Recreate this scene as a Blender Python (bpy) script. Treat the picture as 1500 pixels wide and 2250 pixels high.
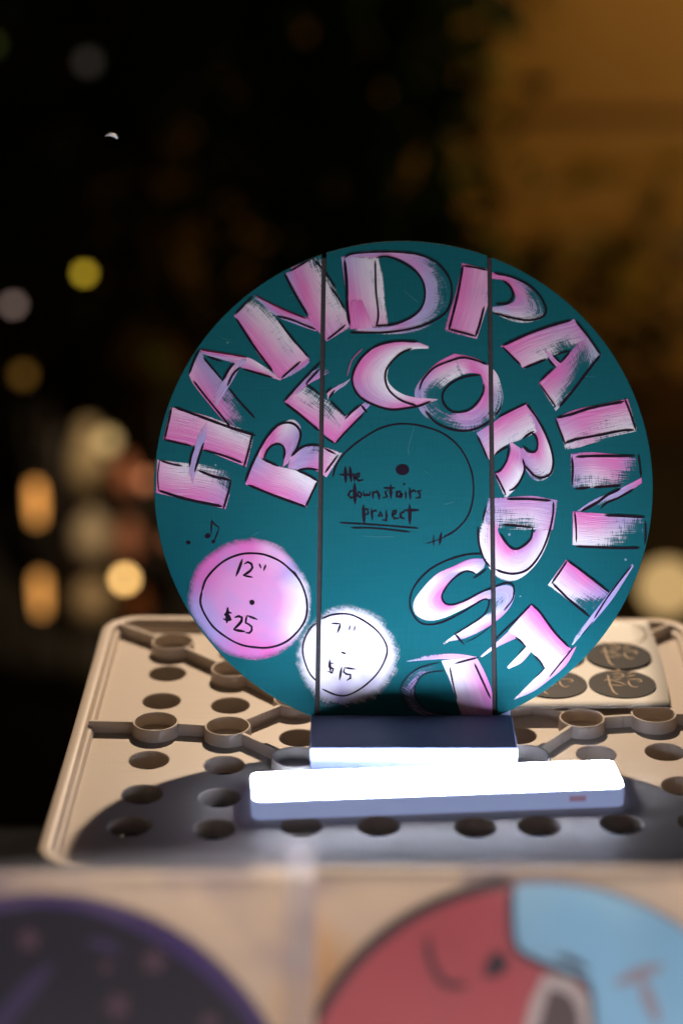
import bpy, bmesh, math, random
from mathutils import Vector, Matrix
for o in list(bpy.data.objects):
    bpy.data.objects.remove(o)
SC = bpy.context.scene
COL = SC.collection
R = math.radians
TZ = 0.93                      # height of the tray's panel above the ground
CAMZ = TZ + 0.6975

# ---------------------------------------------------------------- camera
cam = bpy.data.cameras.new('camera')
cam.sensor_fit = 'VERTICAL'; cam.sensor_height = 36.0; cam.sensor_width = 24.0
cam.lens = 80.0; cam.clip_start = 0.05; cam.clip_end = 400
camo = bpy.data.objects.new('camera', cam); COL.objects.link(camo)
camo.location = (0, 0, CAMZ); camo.rotation_euler = (R(90 - 19.9), 0, 0)
cam.dof.use_dof = True; cam.dof.focus_distance = 1.60; cam.dof.aperture_fstop = 1.85
cam.dof.aperture_blades = 9
SC.camera = camo
# ---------------------------------------------------------------- night sky
w = bpy.data.worlds.new('World'); SC.world = w; w.use_nodes = True
nt = w.node_tree
sky = nt.nodes.new('ShaderNodeTexSky'); sky.sky_type = 'NISHITA'; sky.sun_disc = False
sky.sun_elevation = R(-4); sky.sun_rotation = R(200)
bg = nt.nodes['Background']; bg.inputs['Strength'].default_value = 0.13
nt.links.new(sky.outputs['Color'], bg.inputs['Color'])
# ---------------------------------------------------------------- lamps of the market and an added fill
def lamp(name, kind, loc, power, color, size, target=None, cone=None, blend=.5):
    l = bpy.data.lights.new(name, kind); l.energy = power; l.color = color
    l.shadow_soft_size = size
    if kind == 'SPOT':
        l.spot_size = R(cone); l.spot_blend = blend
    o = bpy.data.objects.new(name, l); COL.objects.link(o); o.location = loc
    if target is not None:
        o.rotation_euler = (Vector(target) - Vector(loc)).to_track_quat('-Z', 'Y').to_euler()
    return o
lamp('stall_pendant_light', 'SPOT', (.055, 2.52, TZ + .985), 88, (1, .76, .54), .020, (.05, 1.40, TZ), 62)
lamp('front_fill_light', 'SPOT', (.16, -.25, TZ + .03), 47, (1, .88, .84), .10, (.04, 1.45, TZ + .06), 40, .6)  # soft fill added low in front to brighten sleeves and sign
lamp('wall_sconce_light', 'SPOT', (1.2, 3.7, 1.9), 50, (1, .59, .17), .06, (.78, 5.0, .34), 92, 1.0)
# ---------------------------------------------------------------- exposure
vs = SC.view_settings
vs.view_transform = 'Standard'; vs.look = 'None'; vs.exposure = 0; vs.gamma = 1; vs.use_curve_mapping = False
SC.cycles.transparent_max_bounces = 24
SC.cycles.max_bounces = 8
SC.cycles.sample_clamp_indirect = 6

# ---------------------------------------------------------------- helpers
def lin(c):
    return tuple(((v / 255) / 12.92 if v / 255 <= .04045 else ((v / 255 + .055) / 1.055) ** 2.4) for v in c)
def tag(o, label, cat, group=None):
    o['label'] = label; o['category'] = cat
    if group: o['group'] = group
    return o
def empty(name, loc, rot=(0, 0, 0)):
    o = bpy.data.objects.new(name, None); COL.objects.link(o); o.location = loc; o.rotation_euler = rot
    o.empty_display_size = .02
    return o
def link(name, bm, m, parent=None, smooth=False, loc=None, rot=None):
    me = bpy.data.meshes.new(name); bm.to_mesh(me); bm.free()
    if smooth:
        for f in me.polygons: f.use_smooth = True
    me.materials.append(m)
    o = bpy.data.objects.new(name, me); COL.objects.link(o)
    if parent: o.parent = parent
    if loc: o.location = loc
    if rot: o.rotation_euler = rot
    return o
class N:
    def __init__(s, name):
        s.m = bpy.data.materials.new(name); s.m.use_nodes = True
        s.t = s.m.node_tree; s.b = s.t.nodes['Principled BSDF']; s.out = s.t.nodes['Material Output']
    def n(s, kind, **k):
        d = s.t.nodes.new('ShaderNode' + kind)
        for a, v in k.items():
            if a.startswith('i_'):
                a = a[2:]; d.inputs[int(a) if a.isdigit() else a.replace('_', ' ')].default_value = v
            else: setattr(d, a, v)
        return d
    def l(s, a, b): s.t.links.new(a, b)
    def math(s, op, a, b=None, c=None, clamp=False):
        d = s.t.nodes.new('ShaderNodeMath'); d.operation = op; d.use_clamp = clamp
        for i, v in enumerate((a, b, c)):
            if v is None: continue
            if isinstance(v, (int, float)): d.inputs[i].default_value = v
            else: s.l(v, d.inputs[i])
        return d.outputs[0]
    def mix(s, f, a, b, mode='MIX'):
        d = s.t.nodes.new('ShaderNodeMix'); d.data_type = 'RGBA'; d.blend_type = mode
        for i, v in ((0, f), (6, a), (7, b)):
            if isinstance(v, (int, float)): d.inputs[i].default_value = v
            elif isinstance(v, tuple): d.inputs[i].default_value = v if len(v) == 4 else v + (1,)
            else: s.l(v, d.inputs[i])
        return d.outputs[2]
def mat(name, c, rough=.5, c2=None, scale=40, bump=0, bscale=200, metal=0, spec=.5, coord='Object', stretch=None, detail=4):
    n = N(name); b = n.b
    b.inputs['Roughness'].default_value = rough; b.inputs['Metallic'].default_value = metal
    b.inputs['Specular IOR Level'].default_value = spec
    tc = n.n('TexCoord'); co = tc.outputs[coord]
    if stretch:
        mp = n.n('Mapping'); mp.inputs['Scale'].default_value = stretch; n.l(co, mp.inputs[0]); co = mp.outputs[0]
    nz = n.n('TexNoise', i_Scale=scale, i_Detail=detail); n.l(co, nz.inputs['Vector'])
    cc = n.mix(nz.outputs[0], lin(c), lin(c2 or tuple(v * .88 for v in c)))
    n.l(cc, b.inputs['Base Color'])
    r2 = n.math('MULTIPLY_ADD', nz.outputs[0], .25, rough - .12, True); n.l(r2, b.inputs['Roughness'])
    if bump:
        nb = n.n('TexNoise', i_Scale=bscale, i_Detail=3); n.l(co, nb.inputs['Vector'])
        bp = n.n('Bump', i_Strength=bump, i_Distance=.0006); n.l(nb.outputs[0], bp.inputs['Height']); n.l(bp.outputs[0], b.inputs['Normal'])
    return n.m
def emit(name, c, strength, c2=None):
    n = N(name)
    b = n.b; b.inputs['Base Color'].default_value = lin(c) + (1,)
    b.inputs['Emission Color'].default_value = lin(c) + (1,); b.inputs['Emission Strength'].default_value = strength
    b.inputs['Roughness'].default_value = .4
    return n.m
def box(bm, x0, x1, y0, y1, z0, z1, bev=0):
    g = bmesh.ops.create_cube(bm, size=1, matrix=Matrix.Translation(((x0 + x1) / 2, (y0 + y1) / 2, (z0 + z1) / 2)) @ Matrix.Diagonal((x1 - x0, y1 - y0, z1 - z0, 1)))
    if bev:
        es = list({e for v in g['verts'] for e in v.link_edges})
        bmesh.ops.bevel(bm, geom=es, offset=bev, segments=3, profile=.5, affect='EDGES')
    return bm
def prism(bm, pts, z0, z1, bev=0):
    a = [bm.verts.new((x, y, z1)) for x, y in pts]
    f = bm.faces.new(a)
    r = bmesh.ops.extrude_face_region(bm, geom=[f])
    vs_ = [v for v in r['geom'] if isinstance(v, bmesh.types.BMVert)]
    for v in vs_: v.co.z = z0
    bmesh.ops.recalc_face_normals(bm, faces=bm.faces)
    if bev:
        es = [e for e in bm.edges if all(abs(v.co.z - z1) < 1e-7 for v in e.verts)]
        bmesh.ops.bevel(bm, geom=es, offset=bev, segments=2, profile=.5, affect='EDGES')
    return bm
def lathe(bm, prof, seg=32, c=(0, 0, 0)):
    rings = []
    for r, z in prof:
        if r < 1e-6: rings.append([bm.verts.new((c[0], c[1], c[2] + z))])
        else: rings.append([bm.verts.new((c[0] + r * math.cos(2 * math.pi * i / seg), c[1] + r * math.sin(2 * math.pi * i / seg), c[2] + z)) for i in range(seg)])
    for a, b in zip(rings, rings[1:]):
        for i in range(seg):
            j = (i + 1) % seg
            q = ([a[0]] if len(a) == 1 else [a[i], a[j]]) + ([b[0]] if len(b) == 1 else [b[j], b[i]])
            if len(q) > 2: bm.faces.new(q)
    bmesh.ops.recalc_face_normals(bm, faces=bm.faces)
    return bm
def tube(bm, pts, radii, seg=8):
    pts = [Vector(p) for p in pts]; rings = []
    for i, p in enumerate(pts):
        d = (pts[min(i + 1, len(pts) - 1)] - pts[max(i - 1, 0)]).normalized()
        u = d.orthogonal().normalized(); v = d.cross(u)
        if rings:
            u = (pu - d * pu.dot(d)).normalized(); v = d.cross(u)
        pu = u; r = radii[i] if isinstance(radii, (list, tuple)) else radii
        rings.append([bm.verts.new(p + (u * math.cos(2 * math.pi * k / seg) + v * math.sin(2 * math.pi * k / seg)) * r) for k in range(seg)])
    for a, b in zip(rings, rings[1:]):
        for k in range(seg): bm.faces.new((a[k], a[(k + 1) % seg], b[(k + 1) % seg], b[k]))
    bm.faces.new(rings[0][::-1]); bm.faces.new(rings[-1])
    return bm
def smooth_path(pts, n, closed=False):
    """Catmull-Rom through pts, n samples at equal spacing."""
    P = [Vector((p[0], p[1])) for p in pts]
    if len(P) < 2: return P * n
    dense = []
    m = len(P)
    for i in range(m - 1):
        p0 = P[i - 1] if i > 0 else P[i] * 2 - P[i + 1]
        p3 = P[i + 2] if i + 2 < m else P[i + 1] * 2 - P[i]
        for k in range(12):
            t = k / 12
            a, b, c, d = p0, P[i], P[i + 1], p3
            dense.append(.5 * ((2 * b) + (c - a) * t + (2 * a - 5 * b + 4 * c - d) * t * t + (3 * b - a - 3 * c + d) * t ** 3))
    dense.append(P[-1])
    acc = [0]
    for a, b in zip(dense, dense[1:]): acc.append(acc[-1] + (b - a).length)
    out = []; j = 0
    for k in range(n):
        s = acc[-1] * k / (n - 1)
        while j < len(acc) - 2 and acc[j + 1] < s: j += 1
        seg = acc[j + 1] - acc[j] or 1e-9
        out.append(dense[j].lerp(dense[j + 1], min(1, max(0, (s - acc[j]) / seg))))
    return out
def plen(pts): return sum((Vector(a) - Vector(b)).length for a, b in zip(pts, pts[1:]))

# ================================================================ SETTING
M_ground = mat('dark_paving', (52, 46, 40), .8, (30, 28, 26), 3, .3, 40)
bm = bmesh.new(); box(bm, -60, 60, -20, 120, -.2, 0)
g = link('ground', bm, M_ground); g['kind'] = 'structure'

M_wall = mat('ochre_plaster', (186, 150, 92), .9, (150, 116, 66), 1.6, .6, 30)
wall = empty('plastered_wall', (0, 5.0, 0)); tag(wall, 'amber lit ochre plaster wall behind the dark shrubs', 'wall')
bm = bmesh.new(); box(bm, -9, 9, 0, .3, 0, 4); link('wall_face', bm, M_wall, wall)
bm = bmesh.new(); box(bm, -9, 9, -.022, -.002, .746, .762, .005); link('ledge', bm, mat('ledge_paint', (150, 112, 62), .8, (90, 60, 30), 5), wall)
bm = bmesh.new(); box(bm, -9, 9, -.03, -.002, .0, .16, .006); link('skirting', bm, mat('skirting_paint', (90, 64, 36), .8, (70, 48, 26), 5), wall)

M_cloth = mat('black_tablecloth', (16, 15, 17), .95, (10, 10, 12), 30, .5, 600, spec=.2)
TB = TZ - .25
tbl = empty('market_table', (0, 1.3, 0)); tag(tbl, 'market table under a plain black cloth, below the tray', 'table')
bm = bmesh.new(); box(bm, -.80, .80, -.48, .50, TB - .03, TB, .006); link('tablecloth', bm, M_cloth, tbl)
bm = bmesh.new()
nx = 60
for side in range(4):
    pts = []
    for i in range(nx + 1):
        t = i / nx
        x, y = [(-.8 + 1.6 * t, -.482), (.802, -.48 + .98 * t), (.8 - 1.6 * t, .502), (-.802, .5 - .98 * t)][side]
        w_ = .012 * math.sin(t * 40 + side) ; nxn, nyn = [(0, -1), (1, 0), (0, 1), (-1, 0)][side]
        pts.append(((x, y, TB - .012), (x + nxn * (.02 + w_), y + nyn * (.02 + w_), TB - .4)))
    vv = [(bm.verts.new(a), bm.verts.new(b)) for a, b in pts]
    for (a, b), (c, d) in zip(vv, vv[1:]): bm.faces.new((a, c, d, b))
link('cloth_skirt', bm, M_cloth, tbl, True)
M_steel = mat('table_leg_steel', (70, 70, 72), .4, metal=.8)
for sx in (-.7, .7):
    for sy in (-.4, .42):
        bm = bmesh.new(); tube(bm, [(sx, sy, TB - .031), (sx, sy, .001)], .014); link('leg', bm, M_steel, tbl, True)

# ================================================================ CRATE AND TRAY
M_crate = mat('black_crate_plastic', (24, 23, 25), .5, (16, 16, 18), 20)
cr = empty('storage_crate', (.041, 1.462, TB)); tag(cr, 'black plastic crate carrying the perforated tray', 'crate')
bm = bmesh.new(); box(bm, -.185, .185, -.165, .165, .001, .006); link('crate_floor', bm, mat('crate_floor_plastic', (120, 104, 84), .6, (80, 70, 58), 12), cr)
for a in ((-.19, -.186, -.17, .17), (.186, .19, -.17, .17), (-.1855, .1855, -.17, -.166), (-.1855, .1855, .166, .17)):
    bm = bmesh.new(); box(bm, *a, .001, .228, .001); link('crate_wall', bm, M_crate, cr)

M_tray = mat('cream_plastic', (218, 205, 192), .42, (194, 180, 166), 6, .25, 900)
nt_ = M_tray.node_tree; b_ = nt_.nodes['Principled BSDF']
tc_ = nt_.nodes.new('ShaderNodeTexCoord'); old = b_.inputs['Base Color'].links[0].from_socket
fac = None
for rot, sc in ((.5, (14, 900, 1)), (-.9, (20, 1100, 1))):
    mp_ = nt_.nodes.new('ShaderNodeMapping'); mp_.inputs['Rotation'].default_value = (0, 0, rot); mp_.inputs['Scale'].default_value = sc
    nz_ = nt_.nodes.new('ShaderNodeTexNoise'); nz_.inputs['Scale'].default_value = 1; nz_.inputs['Detail'].default_value = 2
    rm_ = nt_.nodes.new('ShaderNodeMapRange'); rm_.inputs[1].default_value = .66; rm_.inputs[2].default_value = .76; rm_.inputs[4].default_value = .5
    nt_.links.new(tc_.outputs['Object'], mp_.inputs[0]); nt_.links.new(mp_.outputs[0], nz_.inputs['Vector']); nt_.links.new(nz_.outputs[0], rm_.inputs[0])
    mx_ = nt_.nodes.new('ShaderNodeMix'); mx_.data_type = 'RGBA'; nt_.links.new(rm_.outputs[0], mx_.inputs[0]); nt_.links.new(old, mx_.inputs[6]); mx_.inputs[7].default_value = lin((120, 104, 90)) + (1,)
    old = mx_.outputs[2]
nt_.links.new(old, b_.inputs['Base Color'])
TW, TL, TR = .461, .411, .030
tray = empty('perforated_tray', (.041, 1.455, TZ), (0, 0, R(-.8)))
tag(tray, 'cream plastic tray with round holes and raised rings, under the sign', 'tray')
MIv = Matrix.Rotation(R(.8), 2)
def tl(x, y):
    v = MIv @ Vector((x / 1000 - .041, y / 1000 - 1.455)); return (v.x, v.y)
def rrect(off, seg=10):
    hx, hy, r = TW / 2 - off, TL / 2 - off, max(TR - off, .004); out = []
    for cx, cy, a0 in ((hx - r, hy - r, 0), (-hx + r, hy - r, 90), (-hx + r, -hy + r, 180), (hx - r, -hy + r, 270)):
        for k in range(seg + 1):
            a = R(a0 + 90 * k / seg); out.append((cx + r * math.cos(a), cy + r * math.sin(a)))
    return out
RINGS = [(-129.4, 1610), (-81, 1559), (-131.6, 1466), (-80.3, 1458.4), (-33, 1505), (-31.5, 1409), (170.9, 1472), (222.8, 1479.6), (126.5, 1411.8), (221, 1612), (173, 1561), (125, 1510)]
HOLES = [(-130.9, 1569.5), (-131.7, 1520.3), (-81, 1512.4), (-133.2, 1422.5), (-80.9, 1414.7), (-133.7, 1370.8), (177.1, 1431.8), (225.4, 1435.4),
         (-138.3, 1325.3), (-82.8, 1321), (-26.1, 1325.3), (24, 1325.3), (86.8, 1323.4), (128.5, 1325.3), (182.8, 1327.9), (-81.5, 1366), (-29, 1366), (22, 1366), (74, 1366), (126, 1368), (176, 1374), (230, 1383), (234, 1331),
         (224, 1528), (224, 1570), (175, 1522), (-80, 1607), (-30, 1610), (21, 1610), (73, 1610), (124, 1610), (-30, 1562), (21, 1562), (73, 1562), (124, 1562), (172, 1610), (21, 1515), (73, 1515), (-30, 1458), (124, 1462), (222.8, 1479.6)]
HR = .0146
bm = bmesh.new()
def loop(bm, pts, z):
    v = [bm.verts.new((x, y, z)) for x, y in pts]
    return [bm.edges.new((v[i], v[(i + 1) % len(v)])) for i in range(len(v))], v
es, _ = loop(bm, rrect(.0115), 0)
hl = []
for hx, hy in HOLES:
    cx, cy = tl(hx, hy)
    e, v = loop(bm, [(cx + HR * math.cos(2 * math.pi * k / 36), cy + HR * math.sin(2 * math.pi * k / 36)) for k in range(36)], 0)
    es += e; hl.append(v)
bmesh.ops.triangle_fill(bm, edges=es, use_beauty=True)
for v in hl:
    # rounded lip, then the tube wall below the panel
    prev = v
    for dr, z in ((-.0006, -.0004), (-.0009, -.0012), (-.0009, -.013)):
        c = sum((q.co for q in v), Vector()) / len(v)
        cur = [bm.verts.new((c.x + (q.co.x - c.x) * (HR + dr) / HR, c.y + (q.co.y - c.y) * (HR + dr) / HR, z)) for q in v]
        for i in range(36): bm.faces.new((prev[i], prev[(i + 1) % 36], cur[(i + 1) % 36], cur[i]))
        prev = cur
for f in bm.faces:
    if f.normal.z < 0 and abs(f.normal.z) > .9: f.normal_flip()
link('panel', bm, M_tray, tray)
# raised rim: one swept profile
bm = bmesh.new()
prof = [(.0015, -.022), (.0, .006), (.0006, .0082), (.002, .009), (.0078, .009), (.0090, .0084), (.0096, .007), (.0102, .0052), (.0118, .0048), (.0132, .0042), (.0140, .0004), (.0142, -.0008)]
rg = [[bm.verts.new((x, y, z)) for x, y in rrect(o)] for o, z in prof]
for a, b in zip(rg, rg[1:]):
    for i in range(len(a)): bm.faces.new((a[i], a[(i + 1) % len(a)], b[(i + 1) % len(a)], b[i]))
bmesh.ops.recalc_face_normals(bm, faces=bm.faces)
link('rim', bm, M_tray, tray, True)
bm = bmesh.new(); lathe(bm, [(.0168, -.0005), (.0163, .0086), (.0160, .0092), (.0152, .0093), (.0148, .0088), (.0145, -.0005)], 40)
ring0 = None
for x, y in RINGS:
    cx, cy = tl(x, y)
    if ring0 is None: ring0 = o = link('ring', bm, M_tray, tray, True)
    else: o = ring0.copy(); COL.objects.link(o)
    o.parent = tray; o.location = (cx, cy, 0)
RIBS = [((-180, 1652), (-129.4, 1610)), ((-129.4, 1610), (-81, 1559)), ((-81, 1559), (-33, 1505)), ((-179, 1468), (-131.6, 1466)), ((-131.6, 1466), (-80.3, 1458.4)), ((-80.3, 1458.4), (-33, 1505)), ((-80.3, 1458.4), (-31.5, 1409)),
        ((262, 1650), (221, 1612)), ((221, 1612), (173, 1561)), ((173, 1561), (125, 1510)), ((125, 1510), (170.9, 1472)), ((170.9, 1472), (222.8, 1479.6)), ((222.8, 1479.6), (262, 1480)), ((170.9, 1472), (126.5, 1411.8)), ((-33, 1505), (125, 1510))]
for i, (a, b) in enumerate(RIBS):
    a = Vector(tl(*a)); b = Vector(tl(*b)); d = (b - a).normalized()
    a2 = a + d * (.0158 if i not in (0, 3, 7) else 0); b2 = b - d * (.0158 if i != 12 else 0)
    n_ = Vector((-d.y, d.x)) * .0016
    bm = bmesh.new(); prism(bm, [tuple(a2 + n_), tuple(a2 - n_), tuple(b2 - n_), tuple(b2 + n_)][::-1], -.0005, .0089, .0004)
    link('rib', bm, M_tray, tray)

# ================================================================ STICKER SHEETS
M_paper = mat('sticker_paper', (252, 250, 244), .55, (250, 246, 238), 12, .1, 900)
M_black = mat('sticker_black', (36, 32, 33), .5, (30, 27, 28), 20, spec=.25)
M_script = mat('sticker_script', (226, 196, 160), .5)
sh = empty('sticker_sheet', (0, 0, TZ + .0105)); tag(sh, 'sheet of round black thank you stickers on the tray right of the sign', 'sticker sheet')
def bowed(bm, x0, x1, y0, y1, skew, z):
    vv = []
    for j in range(13):
        t = j / 12; y = y0 + (y1 - y0) * t
        xr = x1 + skew * t + .0035 * math.sin(t * math.pi)
        vv.append([bm.verts.new((x0 + (xr - x0) * i / 8, y, z + .0008 * math.sin(t * 5 + i * .25) * (i / 8))) for i in range(9)])
    for a, b in zip(vv, vv[1:]):
        for i in range(8): bm.faces.new((a[i], a[i + 1], b[i + 1], b[i]))
    r = bmesh.ops.extrude_face_region(bm, geom=bm.faces[:])
    for v in r['geom']:
        if isinstance(v, bmesh.types.BMVert): v.co.z -= .0003
    bmesh.ops.recalc_face_normals(bm, faces=bm.faces)
for k in range(2):
    bm = bmesh.new(); bowed(bm, .100 + k * .001, .2346 + k * .0006, 1.4850 + k * .0010, 1.6465, .004, -.0006 * k)
    link('paper', bm, M_paper, sh, True)
def ribbon(bm, pts, wd, z, jitter=0, seed=0, n=None, taper=.35, uvl=None):
    if plen(pts) < wd * .85:
        a, b = Vector(pts[0]), Vector(pts[-1]); m = (a + b) / 2; u = (b - a).normalized() if (b - a).length else Vector((1, 0))
        h = (b - a).length / 2 + wd * .30; q = Vector((-u.y, u.x)) * wd * .48
        bm.faces.new([bm.verts.new((m.x + u.x * h * math.cos(t) + q.x * math.sin(t), m.y + u.y * h * math.cos(t) + q.y * math.sin(t), z)) for t in [math.tau * k / 24 for k in range(24)]])
        return
    n = n or max(4, int(plen(pts) / .0022))
    P = smooth_path(pts, n); rnd = random.Random(seed); L_, R_ = [], []
    ph = rnd.random() * 9
    for i, p in enumerate(P):
        d = (P[min(i + 1, n - 1)] - P[max(i - 1, 0)])
        d = d.normalized() if d.length > 0 else Vector((1, 0))
        e = min(i, n - 1 - i) * plen(pts) / n
        k = min(1, taper + (1 - taper) * e / (wd * 1.2))
        k *= 1 + jitter * (.6 * math.sin(i * .55 + ph) + .4 * math.sin(i * 1.7 + ph * 2))
        q = Vector((-d.y, d.x)) * wd * .5 * k
        L_.append(bm.verts.new((p.x + q.x, p.y + q.y, z))); R_.append(bm.verts.new((p.x - q.x, p.y - q.y, z)))
    for i in range(n - 1): bm.faces.new((R_[i], R_[i + 1], L_[i + 1], L_[i]))
    # round caps
    for s, a, b, c in ((1, L_[0], R_[0], P[0] - P[1]), (-1, R_[-1], L_[-1], P[-1] - P[-2])):
        c = c.normalized() * (a.co - b.co).length * .5; mid = (a.co + b.co) / 2
        h = (a.co - b.co) / 2
        arc = [bm.verts.new((mid.x + h.x * math.cos(t) + c.x * math.sin(t), mid.y + h.y * math.cos(t) + c.y * math.sin(t), z)) for t in (math.pi * .25, math.pi * .5, math.pi * .75)]
        try: bm.faces.new([a] + arc + [b])
        except ValueError: pass
def disc2(bm, cx, cy, r, z, seg=48):
    bm.faces.new([bm.verts.new((cx + r * math.cos(2 * math.pi * k / seg), cy + r * math.sin(2 * math.pi * k / seg), z)) for k in range(seg)])
SCRIPT1 = [[(2002, 15051), (1977, 15091), (1964, 15205), (1963, 15295), (1964, 15403)], [(1961, 15476), (2082, 15467)], [(1930, 15295), (1951, 15321), (2027, 15277), (2080, 15223)], [(1948, 15223), (2056, 15205)],
 [(1999, 15421), (2073, 15421), (2071, 15367), (2002, 15376)], [(1997, 15330), (2062, 15321)], [(2032, 15512), (2060, 15494), (2048, 15457)], [(2114, 15421), (2169, 15476)], [(2097, 15367), (2168, 15403)],
 [(2106, 15321), (2187, 15321), (2200, 15277), (2168, 15286)], [(2103, 15295), (2106, 15223), (2133, 15179), (2165, 15197)]]
for k, (cx, cy, dx, dy) in enumerate(((.2054, 1.5248, 0, 0), (.2085, 1.5770, .0031, .0522), (.1550, 1.5252, -.0504, .0004), (.1585, 1.5775, -.0469, .0527))):
    bm = bmesh.new(); disc2(bm, cx, cy, .0246, .0012)
    st = link('sticker', bm, M_black, sh)
    bm = bmesh.new()
    for ln in SCRIPT1: ribbon(bm, [(x / 1e4 + dx, y / 1e4 + dy) for x, y in ln], .0011, .0015)
    link('sticker_script', bm, M_script, st)
bm = bmesh.new()
ribbon(bm, [(.2110 + .0235 * math.cos(a / 24 * math.tau), 1.6230 + .0235 * math.sin(a / 24 * math.tau)) for a in range(25)], .0010, .0012, n=60)
link('peeled_sticker_outline', bm, mat('die_cut_line', (150, 132, 108), .6), sh)

# ================================================================ SIGN
LEAN = R(28); SR = .17613
SIGN_Y, SIGN_Z = 1.44310641 + .16294 * math.sin(LEAN), TZ + .025 + .16294 * math.cos(LEAN)
sign = empty('round_sign', (0.04377, SIGN_Y, SIGN_Z), (R(90) - LEAN, 0, 0))
tag(sign, 'round teal wooden sign hand lettered in pink, standing on the tray', 'sign')
def groove(k, y): return (-.0585 + .0130 * y) if k == 0 else (.0625 - .0019 * y)
GW = .00165
n = N('teal_board_paint')
tc = n.n('TexCoord'); mp = n.n('Mapping'); mp.inputs['Scale'].default_value = (26, 420, 1); n.l(tc.outputs['Object'], mp.inputs[0])
s1 = n.n('TexNoise', i_Scale=1.0, i_Detail=5); n.l(mp.outputs[0], s1.inputs['Vector'])
mp2 = n.n('Mapping'); mp2.inputs['Scale'].default_value = (900, 60, 1); n.l(tc.outputs['Object'], mp2.inputs[0])
s2 = n.n('TexNoise', i_Scale=1.0, i_Detail=2); n.l(mp2.outputs[0], s2.inputs['Vector'])
s3 = n.n('TexNoise', i_Scale=9, i_Detail=3); n.l(tc.outputs['Object'], s3.inputs['Vector'])
mx = n.math('ADD', n.math('MULTIPLY', s1.outputs[0], .5), n.math('MULTIPLY', s2.outputs[0], .5))
c1 = n.mix(mx, lin((6, 81, 88)), lin((18, 106, 110)))
c2 = n.mix(n.math('MULTIPLY', s3.outputs[0], .5), c1, lin((9, 84, 95)))
vo = n.n('TexVoronoi', i_Scale=58); n.l(tc.outputs['Object'], vo.inputs['Vector'])
spk = n.math('LESS_THAN', vo.outputs['Distance'], .055)
wn = n.n('TexNoise', i_Scale=17); n.l(tc.outputs['Object'], wn.inputs['Vector'])
spk = n.math('MULTIPLY', spk, n.math('GREATER_THAN', wn.outputs[0], .56))
c3 = n.mix(n.math('MULTIPLY', spk, .6), c2, lin((150, 175, 180)))
n.l(c3, n.b.inputs['Base Color']); n.b.inputs['Roughness'].default_value = .6
n.b.inputs['Specular IOR Level'].default_value = .18
bp = n.n('Bump', i_Strength=.35, i_Distance=.0003); n.l(mx, bp.inputs['Height']); n.l(bp.outputs[0], n.b.inputs['Normal'])
M_teal = n.m
M_wood = mat('sign_backing_wood', (64, 50, 44), .7, (44, 36, 34), 60, .4, 300)
def clip(poly, k, sgn):
    out = []
    f = lambda p: sgn * (p[0] - (groove(k, p[1]) + sgn * GW))
    for a, b in zip(poly, poly[1:] + poly[:1]):
        fa, fb = f(a), f(b)
        if fa >= 0: out.append(a)
        if (fa > 0) != (fb > 0) and fa != fb:
            t = fa / (fa - fb); out.append((a[0] + (b[0] - a[0]) * t, a[1] + (b[1] - a[1]) * t))
    return out
circ = [(SR * math.cos(math.tau * k / 360), SR * math.sin(math.tau * k / 360)) for k in range(360)]
for poly, lab in ((clip(circ, 0, -1), 'left teal board of the sign'), (clip(clip(circ, 0, 1), 1, -1), 'middle teal board of the sign'), (clip(circ, 1, 1), 'right teal board of the sign')):
    bm = bmesh.new(); prism(bm, poly, -.0045, 0, .0004)
    o = link('board', bm, M_teal, sign); o['label'] = lab
bm = bmesh.new(); prism(bm, [(x * .985, y * .985) for x, y in circ[::2]], -.0105, -.0047)
link('backing_panel', bm, M_wood, sign)

M_groove = mat('groove_grey', (66, 58, 58), .7, (40, 36, 38), 260)
for k in (0, 1):
    ym = math.sqrt(SR ** 2 - .0625 ** 2) * .995
    bm = bmesh.new(); prism(bm, [(groove(k, -ym) - GW * .98, -ym), (groove(k, -ym) + GW * .98, -ym), (groove(k, ym) + GW * .98, ym), (groove(k, ym) - GW * .98, ym)], -.0046, -.0011)
    link('groove_strip', bm, M_groove, sign)
# ---- brush paint: colour and dryness travel with the stroke, bristle streaks run along it
PAL = dict(P=lin((230, 112, 184)), M=lin((206, 136, 196)), L=lin((236, 176, 212)), W=lin((250, 242, 246)), V=lin((182, 162, 212)), G=lin((180, 190, 212)))
n = N('brushed_acrylic')
at = n.n('Attribute', attribute_name='paint'); uv = n.n('UVMap', uv_map='uv')
def streak(sx, sy, det=3):
    mp = n.n('Mapping'); mp.inputs['Scale'].default_value = (sx, sy, 1); n.l(uv.outputs[0], mp.inputs[0])
    z = n.n('TexNoise', i_Scale=1.0, i_Detail=det, i_Roughness=.6); n.l(mp.outputs[0], z.inputs['Vector']); return z.outputs[0]
st1 = streak(45, 1500); st2 = streak(1100, 120, 2); st3 = streak(60, 160, 2); st4 = streak(25, 600, 2)
dry = at.outputs['Alpha']
hi = n.mix(n.math('MULTIPLY', n.math('SUBTRACT', st4, .50, None), 1.1, None, True), at.outputs['Color'], PAL['W'])
lo = n.mix(n.math('MULTIPLY', n.math('SUBTRACT', .5, st3), .9, None, True), hi, PAL['V'])
n.l(lo, n.b.inputs['Base Color']); n.b.inputs['Roughness'].default_value = .42
nn = n.math('ADD', n.math('MULTIPLY', st1, .50), n.math('ADD', n.math('MULTIPLY', st2, .26), n.math('MULTIPLY', st3, .24)))
th = n.math('MULTIPLY_ADD', dry, .47, .275)
al = n.math('DIVIDE', n.math('SUBTRACT', nn, n.math('SUBTRACT', th, .05)), .10, None, True)
al = n.math('MULTIPLY', al, n.math('SUBTRACT', 1.0, n.math('MULTIPLY', dry, .40)))
n.l(al, n.b.inputs['Alpha'])
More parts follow.
